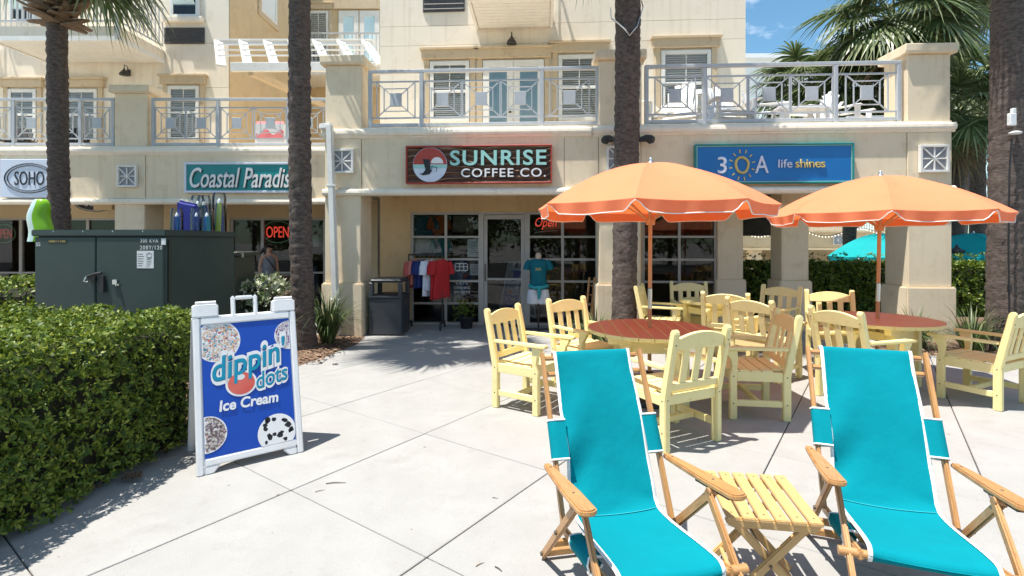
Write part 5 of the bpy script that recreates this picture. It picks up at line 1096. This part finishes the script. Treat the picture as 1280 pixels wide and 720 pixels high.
Ed = [(0, 1), (1, 2), (2, 3), (3, 4), (4, 5), (5, 6), (3, 7), (7, 8), (8, 9), (9, 10), (3, 11), (11, 12), (12, 13), (13, 14), (0, 15), (15, 16), (16, 17), (17, 18), (0, 19), (19, 20), (20, 21), (21, 22)]
rd = [(.14, .10), (.115, .085), (.14, .095), (.085, .07), .045, .068, .078, .052, .038, .030, .024, .052, .038, .030, .024, .085, .055, .036, .03, .085, .055, .036, .03]
bd = skin_body('body', J, Ed, rd, M['skin'], t)
for hx_, hy in ((.205, -.085), (-.20, -.055)):
    for k in range(5): a = (k-2)*.012; MB().tube([(hx_+a*.4, hy+a, .735), (hx_+a*.5, hy+a*1.2-.005, .70 if k else .715), (hx_+a*.4, hy+a*1.2-.02, .665+.006*abs(k-2) if k else .70)], [.009, .008, .006], 6).build('finger', M['skin'], bd)
b = MB().lathe([(.0, -.012), (.012, -.004), (.008, .02), (0, .03)], 8, (0, -.094, 1.455)); b.build('nose', M['skin'], bd)
for s_ in (-1, 1): MB().lathe([(0, -.006), (.011, 0), (0, .006)], 8, (s_*.03, -.082, 1.482)).build('eye', M['hair'], bd); MB().lathe([(0, -.025), (.012, 0), (0, .028)], 8, (s_*.078, -.01, 1.465), sx=.6).build('ear', M['skin'], bd)
MB().box((0, -.083, 1.422), (.04, .01, .010)).build('mouth', mat('lips', (.30, .08, .07), .5), bd)
MB().lathe([(.235, .13), (.215, .45), (.175, .78), (.152, .90), (.128, 1.02), (.150, 1.16), (.135, 1.25), (.085, 1.325)], 24, sy=.78).build('dress', M['dress'], t)
hr = MB(); rows = []
for i in range(9):
    rows.append([(.090*math.sin(th)*math.cos(a), .010+.098*math.sin(th)*math.sin(a), 1.475+.098*math.cos(th)) for a in [2*PI*k/16 for k in range(17)] for th in [(PI*.66 if math.sin(a) > -.25 else PI*(.66-.36*min(1, (-math.sin(a)-.25)/.4)))*i/8]])
hr.grid(rows); hr.tube([(0, .09, 1.49), (-.04, .15, 1.46), (-.09, .19, 1.39), (-.12, .20, 1.32)], [.035, .045, .035, .012], 8); hr.build('hair', M['hair'], t)
MB().tube([(-.10, -.05, 1.31), (-.02, -.135, 1.17), (.10, -.13, 1.0), (.19, -.03, .87)], .012, 5).build('strap', M['inkdark'], t); MB().bx(.19, .27, -.10, .09, .72, .90).build('bag', M['inkdark'], t, .02, 2)
# white shell lamp and small figures in the left shop window
t = thing('cap', 'white cap displayed in the window right of the palm trunk', 'cap', (X(394, YS+.5), YS+.5, Zp(308, YS+.5))); MB().lathe([(.16, 0), (.16, .08), (.13, .19), (.06, .27), (0, .29)], 18).build('crown', M['paper'], t); MB().prism(disc(.19, 14, PI, 2*PI), (0, -.06, .0), (1, 0, 0), (0, 1, 0), .015).build('brim', M['paper'], t)
t = thing('display_doll', 'small dark display figure low in the window right of the palm trunk', 'figurine', (X(394, YS+.45), YS+.45, .3)); MB().lathe([(.16, 0), (.11, .3), (.09, .46), (.04, .5), (.065, .58), (.06, .66), (0, .70)], 14).build('figure', cloth('doll', (.12, .13, .2)), t)
# stone post by the variegated bush
t = thing('garden_post', 'short weathered wooden bollard with round eye beside the left palm trunk base', 'bollard', (X(356, 7.9), 7.9, 0)); MB().lathe([(.07, 0), (.075, .60), (.10, .66), (.105, .72), (.09, .80), (.05, .84), (0, .85)], 14).build('post', M['boot'], t); MB().lathe([(.025, 0), (.025, .01)], 10, (0, 0, 0)).build('eye', M['inkdark'], t, loc=(0, -.105, .73))
# ------------------------------------------------------------------ plants
# front hedge: long axis nearly along y
h_ = hedge('hedge', 'clipped green hedge in the left foreground along the pavement', -2.6, 0, -2.6, 2.25, 1.02, 27000, .037, 'XYyZ', loc=(-2.74, 2.1+.0, 0), rz=R(-6.5), lump=.05)
hedge('shrub', 'low green shrub at far left between the front hedge and the shop windows', -.9, .9, -.5, .5, 1.12, 1500, .06, 'xXyYZ', loc=(-6.35, 6.6, 0), cat='shrub')
hedge('variegated_shrub', 'pale variegated shrub between the small cabinet and the left palm trunk', -.55, .35, -.35, .35, 1.05, 700, .075, 'xXyYZ', loc=(-3.72, 7.6, 0), m='varieg', cat='shrub')
tufts('grass_clump', 'large spiky grass clump right of the left palm trunk, by the downspout', (X(410, 7.95), 7.95, .02), 260, .92, .62, w=.013)
GP = 'spiky plants round the middle palm'
tufts('grass_clump', 'spiky grass clump at the foot of the middle palm, left of its trunk', (1.28, 7.85, .02), 170, .62, .8); tufts('grass_clump', 'small spiky grass clump just right of the middle palm trunk', (2.12, 7.8, .02), 110, .50, .8)
tufts('grass_clump', 'spiky grass clump in front of the right corner column', (5.95, 7.62, .02), 200, .62, .85); tufts('grass_clump', 'pale spiky grass clump left of the right palm trunk', (6.55, 7.35, .02), 150, .72, .8); tufts('grass_clump', 'spiky grass clump at the foot of the right palm, by the edge of the picture', (7.25, 7.0, .02), 160, .7, .75)
hedge('hedge', 'dark clipped hedge behind the arcade, seen through its open end and past the right column', 0, 8.5, 0, 1.0, 1.12, 7600, .075, 'xyZ', loc=(4.3, 10.75, 0), z0=0)
pts = RNG.uniform([4.4, 10.9, 1.0], [12.6, 11.5, 1.32], (420, 3)); nn = np.tile([0, 0, 1.], (420, 1))+RNG.normal(0, .3, (420, 3)); nn /= np.linalg.norm(nn, axis=1, keepdims=True)
q = [o for o in COL.objects if o.name.startswith('hedge') and o.get('label', '').startswith('dark')][0]; sp = link('shoots', leafmesh('shoots', pts-np.array([4.3, 10.75, 0]), nn, .08, M['hedge'], 5), q); sp['kind'] = 'stuff'
# ------------------------------------------------------------------ palms
palm('palm left of centre with a straight dark trunk beside the white downspout', -3.08, 7.62, 7.0, .160, .138, nf=19, sc=.98, seed=3, lo=-8, lean=(.13, -.45), dead=0)
palm('palm with a strap round its upper trunk, growing behind the middle round table', 1.74, 7.88, 7.6, .182, .19, nf=36, sc=1.05, seed=5, boots=(1.9, 46), lo=-30)
palm('palm at far left with ragged leaf bases showing below its crown', -8.45, 9.62, 7.55, .168, .150, nf=40, sc=1.15, seed=8, boots=(1.92, 130), lo=-15, dead=0, bl=1.6, extra=((-1.75, -25, 7.0, 0), (-1.2, -5, 6.7, 1)))
palm('thick palm trunk at the right edge carrying an electric box and cable', 7.12, 7.42, 8.2, .215, .178, nf=34, sc=1.05, seed=11, lo=-25)
BG = 'palms behind the terrace'
palm('tall background palm whose crown spreads above the right end of the terrace', X(1120, 13.2), 13.2, 8.0, .2, .18, zb=-.75, nf=32, sc=1.30, group=BG, detail=False, seed=13, dead=1, lo=-25)
palm('background palm with a low crown and slim trunk just right of the corner column', X(1196, 13.5), 13.5, 5.6, .17, .15, zb=-.75, nf=28, sc=1.0, group=BG, detail=False, seed=17, dead=3, lo=-25)
palm('background palm between the corner column and the thick right palm', X(1221, 15.5), 15.5, 6.9, .22, .2, zb=-.75, nf=30, sc=1.15, group=BG, detail=False, seed=19, dead=2, lo=-25)
palm('small background palm low over the terrace railing, farthest left of those behind', X(1003, 16.5), 16.5, 7.2, .16, .14, zb=-.75, nf=34, sc=1.15, group=BG, detail=False, seed=23, dead=3)
palm('background palm with a bushy yellowish crown behind the white terrace chairs', X(1063, 15), 15, 6.5, .18, .16, zb=-.75, nf=34, sc=1.2, group=BG, detail=False, seed=29, dead=3, lo=-25)
palm('background palm partly hidden behind the thick right palm trunk', X(1290, 15), 15, 6.9, .2, .18, zb=-.75, nf=36, sc=1.2, group=BG, detail=False, seed=31, dead=4)
palm('tallest background palm, its crown above the top edge at upper right', X(1200, 19), 19, 11.2, .22, .2, zb=-.75, nf=28, sc=1.3, group=BG, detail=False, seed=37, dead=1, lo=-25)
# strap, cable and boxes on trunks
t = thing('electric_box', 'grey outlet box with a round red and white lamp on the right palm trunk', 'outlet box', (6.93, 7.165, Zp(158, 7.2))); MB().bx(-.045, .045, -.04, .02, .0, .17).build('box', M['paper'], t, .008); MB().bx(.0, .05, -.03, .02, .175, .24).build('small_box', M['paper'], t, .006); MB().lathe([(.0, 0), (.065, .01), (.07, .035), (.03, .05), (0, .05)], 16, (.03, -.03, -.13)).build('lamp', M['paper'], t); MB().lathe([(.0, 0), (.04, .004), (.0, .008)], 12, (.03, -.06, -.115)).build('lens', M['red'], t)
t = thing('cable', 'dark cable running down the right palm trunk from the outlet box', 'cable', (0, 0, 0)); MB().tube([(6.93, 7.155, Zp(175, 7.2)), (6.90, 7.155, 2.6), (6.88, 7.15, 1.5), (6.89, 7.14, .2)], .012, 6).box((6.885, 7.14, .95), (.04, .03, .10)).build('conduit', M['inkdark'], t)
t = thing('trunk_strap', 'loose grey strap looped round the middle palm trunk near the top', 'strap', (1.74, 7.88, 4.75)); MB().tube([(.235, 0, .52), (.24, -.08, .40), (.12, -.20, .05), (.0, -.225, -.10), (-.06, -.22, .0), (-.16, -.17, .12), (-.23, -.02, .25), (-.235, .0, .42)], .018, 6, flat=.4).build('strap', M['silver'], t)
# ------------------------------------------------------------------ terrace furniture
def adirondack(label, loc, rz, sc=1.0, m='signwhite', group='white garden chairs on the terrace'):
    t = thing('adirondack_chair', label, 'chair', loc, rz, group); t.scale = (sc, sc, sc); mm = M[m]
    for i in range(7):
        x = (i-3)*.085; h = .96-.035*(i-3)**2*.9; MB().beam((x*.85, .22, .30), (x*1.12, .48, .30+h-.28), .078, .02, (0, -1, .3)).build('back_slat', mm, t, .004)
    for i in range(5): MB().box((0, -.24+.11*i, .37-.03*i), (.54, .098, .02)).build('seat_slat', mm, t, .003)
    for s_ in (-1, 1):
        MB().box((s_*.34, -.02, .57), (.12, .66, .022)).build('arm', mm, t, .01); MB().bx(s_*.30-.02, s_*.30+.02, -.30, -.20, 0, .56).build('leg', mm, t, .004); MB().beam((s_*.27, -.28, .34), (s_*.27, .45, .04), .03, .10).build('leg', mm, t, .004)
    MB().box((0, .33, .58), (.62, .03, .06)).build('cross_rail', mm, t); return t
tz = 3.455
def tp(px, v): u = U(px, v); q = Wd(u, v, tz); return q
adirondack('white fan back chair on the terrace facing out, left of the palms', tp(911, .75), AL+R(8), 1.05)
adirondack('large shaded fan back chair on the terrace in front of the right window', tp(848, 1.75), AL+R(-25), 1.50, 'white')
adirondack('white low chair on the terrace turned sideways below the small palm', tp(962, .95), AL+R(70), .95)
adirondack('white low chair on the terrace left of the railing post, facing left', tp(1012, 1.1), AL+R(-75), .92)
adirondack('white low chair on the terrace near the stair handrail', tp(1062, .9), AL+R(40), .85)
t = thing('terrace_table', 'low white terrace table between the white chairs', 'table', tp(1000, .62), AL); MB().bx(-.45, .45, -.2, .2, .40, .44).build('top', M['signwhite'], t, .006)
for sx in (-1, 1):
    for sy in (-1, 1): MB().bx(sx*.38-.025, sx*.38+.025, sy*.15-.025, sy*.15+.025, 0, .399).build('leg', M['signwhite'], t)
Yt = YL+1.0; adirondack('white garden chair on the left terrace behind the palm trunk', (X(352, Yt), Yt, tz), R(30), .95, group='chairs on the left terrace')
t = thing('beach_towel', 'pink towel hung over a chair back on the left terrace', 'towel', (X(338, YL+.55), YL+.55, tz+.36)); b = MB(); b.grid([[(x*.05, -.05*abs(z-4)/4*(1 if z < 4 else -1)+.008*math.sin(x), .42-.10*abs(z-4)) for x in range(-6, 7)] for z in range(9)]); b.build('cloth', cloth('pink', (.62, .16, .17)), t); MB().bx(-.32, .32, -.03, .03, -.36, .36).build('chair_back', M['signwhite'], t)
for px, la in ((18, 'dark wicker chair on the far left terrace'), (86, 'dark chair on the left terrace just right of the palm trunk')): adirondack(la, (X(px, YL+1.3), YL+1.3, tz), R(25), .9, 'inkdark', group='dark chairs on the left terrace')
# ------------------------------------------------------------------ lower plaza behind the arcade
ZG = -.80
t = thing('far_building', 'tan stucco building with white railing far beyond the arcade opening', 'building', (0, 0, 0)); YB2 = 27; xa_, xb_ = X(915, YB2), X(1330, YB2)
def zf_(py): return Zp(py, YB2)
MB().bx(xa_, X(1105, YB2), YB2, YB2+4, zf_(311), zf_(291)).build('fascia', M['stucco2'], t); MB().bx(xa_, X(1105, YB2), YB2-.15, YB2+4, zf_(290.8), zf_(288)).build('cornice', M['stucco2'], t); MB().bx(xa_, X(1105, YB2), YB2-.12, YB2-.002, zf_(312.5), zf_(310)).build('cornice', M['stucco2'], t)
MB().bx(xa_, X(1105, YB2), YB2+3.5, YB2+4, ZG, zf_(311)).build('shop_wall', M['stucco2'], t)
for px in (940, 975, 1045, 1085): MB().bx(X(px, YB2), X(px+13, YB2), YB2+.05, YB2+.6, ZG, zf_(311)-.01).build('column', M['stucco2'], t)
MB().bx(xa_, X(1105, YB2), YB2+2.5, YB2+6, zf_(287), 4.0).build('upper_wall', M['stucco2'], t)
r = MB(); r.bx(xa_, X(1105, YB2), YB2+.1, YB2+.16, zf_(270), zf_(268))
for i in range(60): x = xa_+(X(1105, YB2)-xa_)*i/59; r.bx(x-.02, x+.02, YB2+.11, YB2+.15, zf_(288), zf_(270))
r.build('railing', M['rail'], t); vent(t, X(1041, YB2), X(1053, YB2), zf_(306), zf_(294), YB2)
for px in (1022, 1092): sash(t, X(px, YB2), X(px+22, YB2), zf_(286), zf_(262), YB2+2.5, nb=5, head=False)
t = thing('string_lights', 'string of small round bulbs strung beyond the arcade', 'string lights', (0, 0, 0)); b = MB(); pts = [P(928+4*i, 290+5*math.sin(i*.30), 16) for i in range(46)]; b.tube(pts, .008, 4); b.build('wire', M['inkdark'], t); b = MB()
for p_ in pts[::1]: b.lathe([(0, -.025), (.018, -.01), (.014, .01), (0, .02)], 6, p_-Vector((0, 0, .03)))
b.build('bulb', M['bulb'], t)
UG = 'teal umbrellas on the lower plaza'
def teal(label, px, Y, pz, R_=1.35, rz=0): make_umbrella(label, (X(px, Y), Y, ZG), rz, (0, 0), ('tealumb', 'tealumb', 'pole'), R_, 2.02, 2.62, 'umbrella', 'market_umbrella', UG, False, 8, .14)
teal('teal umbrella seen through the open arcade end, left of the corner column', 1101, 13.4, 0, 1.25, R(10)); teal('teal umbrella beyond the hedge between the corner column and the right palm', 1217, 13.2, 0, 1.5, R(0)); teal('teal umbrella at the right edge, behind the thick palm trunk', 1300, 12.6, 0, 1.5, R(20)); teal('teal umbrella farther back, partly covered by the one left of the thick palm', 1240, 17.5, 0, 1.4, R(15))
t = thing('lantern_post', 'black lantern post beyond the hedge right of the corner column', 'lamp post', (X(1196, 12.6), 12.6, ZG)); MB().tube([(0, 0, 0), (0, 0, 1.85)], [.07, .05], 10).build('post', M['iron'], t); MB().lathe([(.05, 1.85), (.13, 1.9), (.16, 2.12), (.20, 2.15), (.06, 2.24), (.02, 2.32), (0, 2.35)], 8).build('lantern', M['iron'], t)
t = thing('beach_house', 'long white building on the horizon behind the terrace chairs', 'building', (0, 0, 0)); Yh_ = 60; MB().bx(X(925, Yh_), X(1030, Yh_), Yh_, Yh_+8, -.8, Zp(74, Yh_)).build('wall', M['white'], t); MB().bx(X(920, Yh_), X(1034, Yh_), Yh_-.6, Yh_+8.6, Zp(74, Yh_)+.01, Zp(69, Yh_)).build('roof', M['signwhite'], t)
b = MB()
for k in range(6):
    for j in range(3): x = X(930+k*16, Yh_); b.bx(x, x+.9, Yh_-.05, Yh_-.002, 6+5*j, 8+5*j)
b.build('window', M['blind'], t)
# ------------------------------------------------------------------ small things on the pavement
def litter(label, px, py, L_, a, m, name='twig', cat='twig', w=.004):
    q = G(px, py); t = thing(name, label, cat, (q.x, q.y, .001), a); b = MB(); b.tube([(-L_/2, 0, w), (-L_*.1, L_*.06, w*1.4), (L_/2, 0, w)], [w, w*1.1, w*.5], 5); b.build(name+'_stem', m, t)
litter('thin brown twig lying on the pavement in front of the ice cream sign', 420, 604.5, .13, .1, M['bolt'], w=.0032); litter('short pale twig on the pavement left of the longer brown one', 400, 614, .06, .5, M['boot'], w=.002); litter('small curved twig near the bottom of the picture, left of the beach chair', 623, 712, .05, -.8, M['bolt'], w=.003); litter('tiny twig on the pavement beside the left beach chair', 619, 623, .04, -.3, M['bolt'], w=.002); litter('tiny bent twig low on the pavement by the bottom joint', 600, 706, .05, .7, M['boot'], w=.002)
q = G(165, 602); t = thing('fallen_leaf', 'crumpled brown leaf on the pavement at the foot of the hedge', 'leaf', (q.x, q.y, .004), .3); b = MB(); b.grid([[(x*.016*(1-abs(y)*.10), y*.013, .012+.016*abs(math.sin(x*1.3+y))+.008*abs(y)) for x in range(-4, 5)] for y in range(-3, 4)], sm=False); b.build('blade', M['soil'], t)
q = G(419, 456); t = thing('fallen_leaf', 'small dark leaf on the pavement by the grass clump', 'leaf', (q.x, q.y, .004)); b = MB(); b.grid([[(x*.012, y*.010, .004+.010*abs(math.sin(x+y))) for x in range(-3, 4)] for y in range(-2, 3)], sm=False); b.build('blade', M['soil'], t)
def deb():
    y = 1.5+6*random.random()**1.3; x = random.uniform(-1.0, 1.0)*y
    return (max(-2.3, x), y, .0015)
chips('pavement_debris', 120, deb, .006)
# ------------------------------------------------------------------ trees across the street, behind the viewer (seen only as reflections)
pts = []; nn = []
for i in range(16):
    cx, cy, cz, rr = -24+3.2*i+random.uniform(-1, 1), -17+random.uniform(-2, 2), random.uniform(3, 4.4), random.uniform(1.6, 2.7); n_ = 420; d = RNG.normal(0, 1, (n_, 3)); d /= np.linalg.norm(d, axis=1, keepdims=True); pts.append(np.array([cx, cy, cz])+d*rr*RNG.uniform(.6, 1, (n_, 1))*np.array([1, 1, 1.25])); nn.append(d)
o = link('street_trees', leafmesh('street_trees', np.concatenate(pts), np.concatenate(nn), .42, M['hedge'], 4)); tag(o, 'leafy street trees opposite the shops', 'trees', None, 'stuff')
b = MB()
for i in range(16): b.tube([(-24+3.2*i, -17, -.03), (-24+3.2*i, -17, 3)], .16, 7)
b.build('street_trunks', M['bark'])['kind'] = 'stuff'
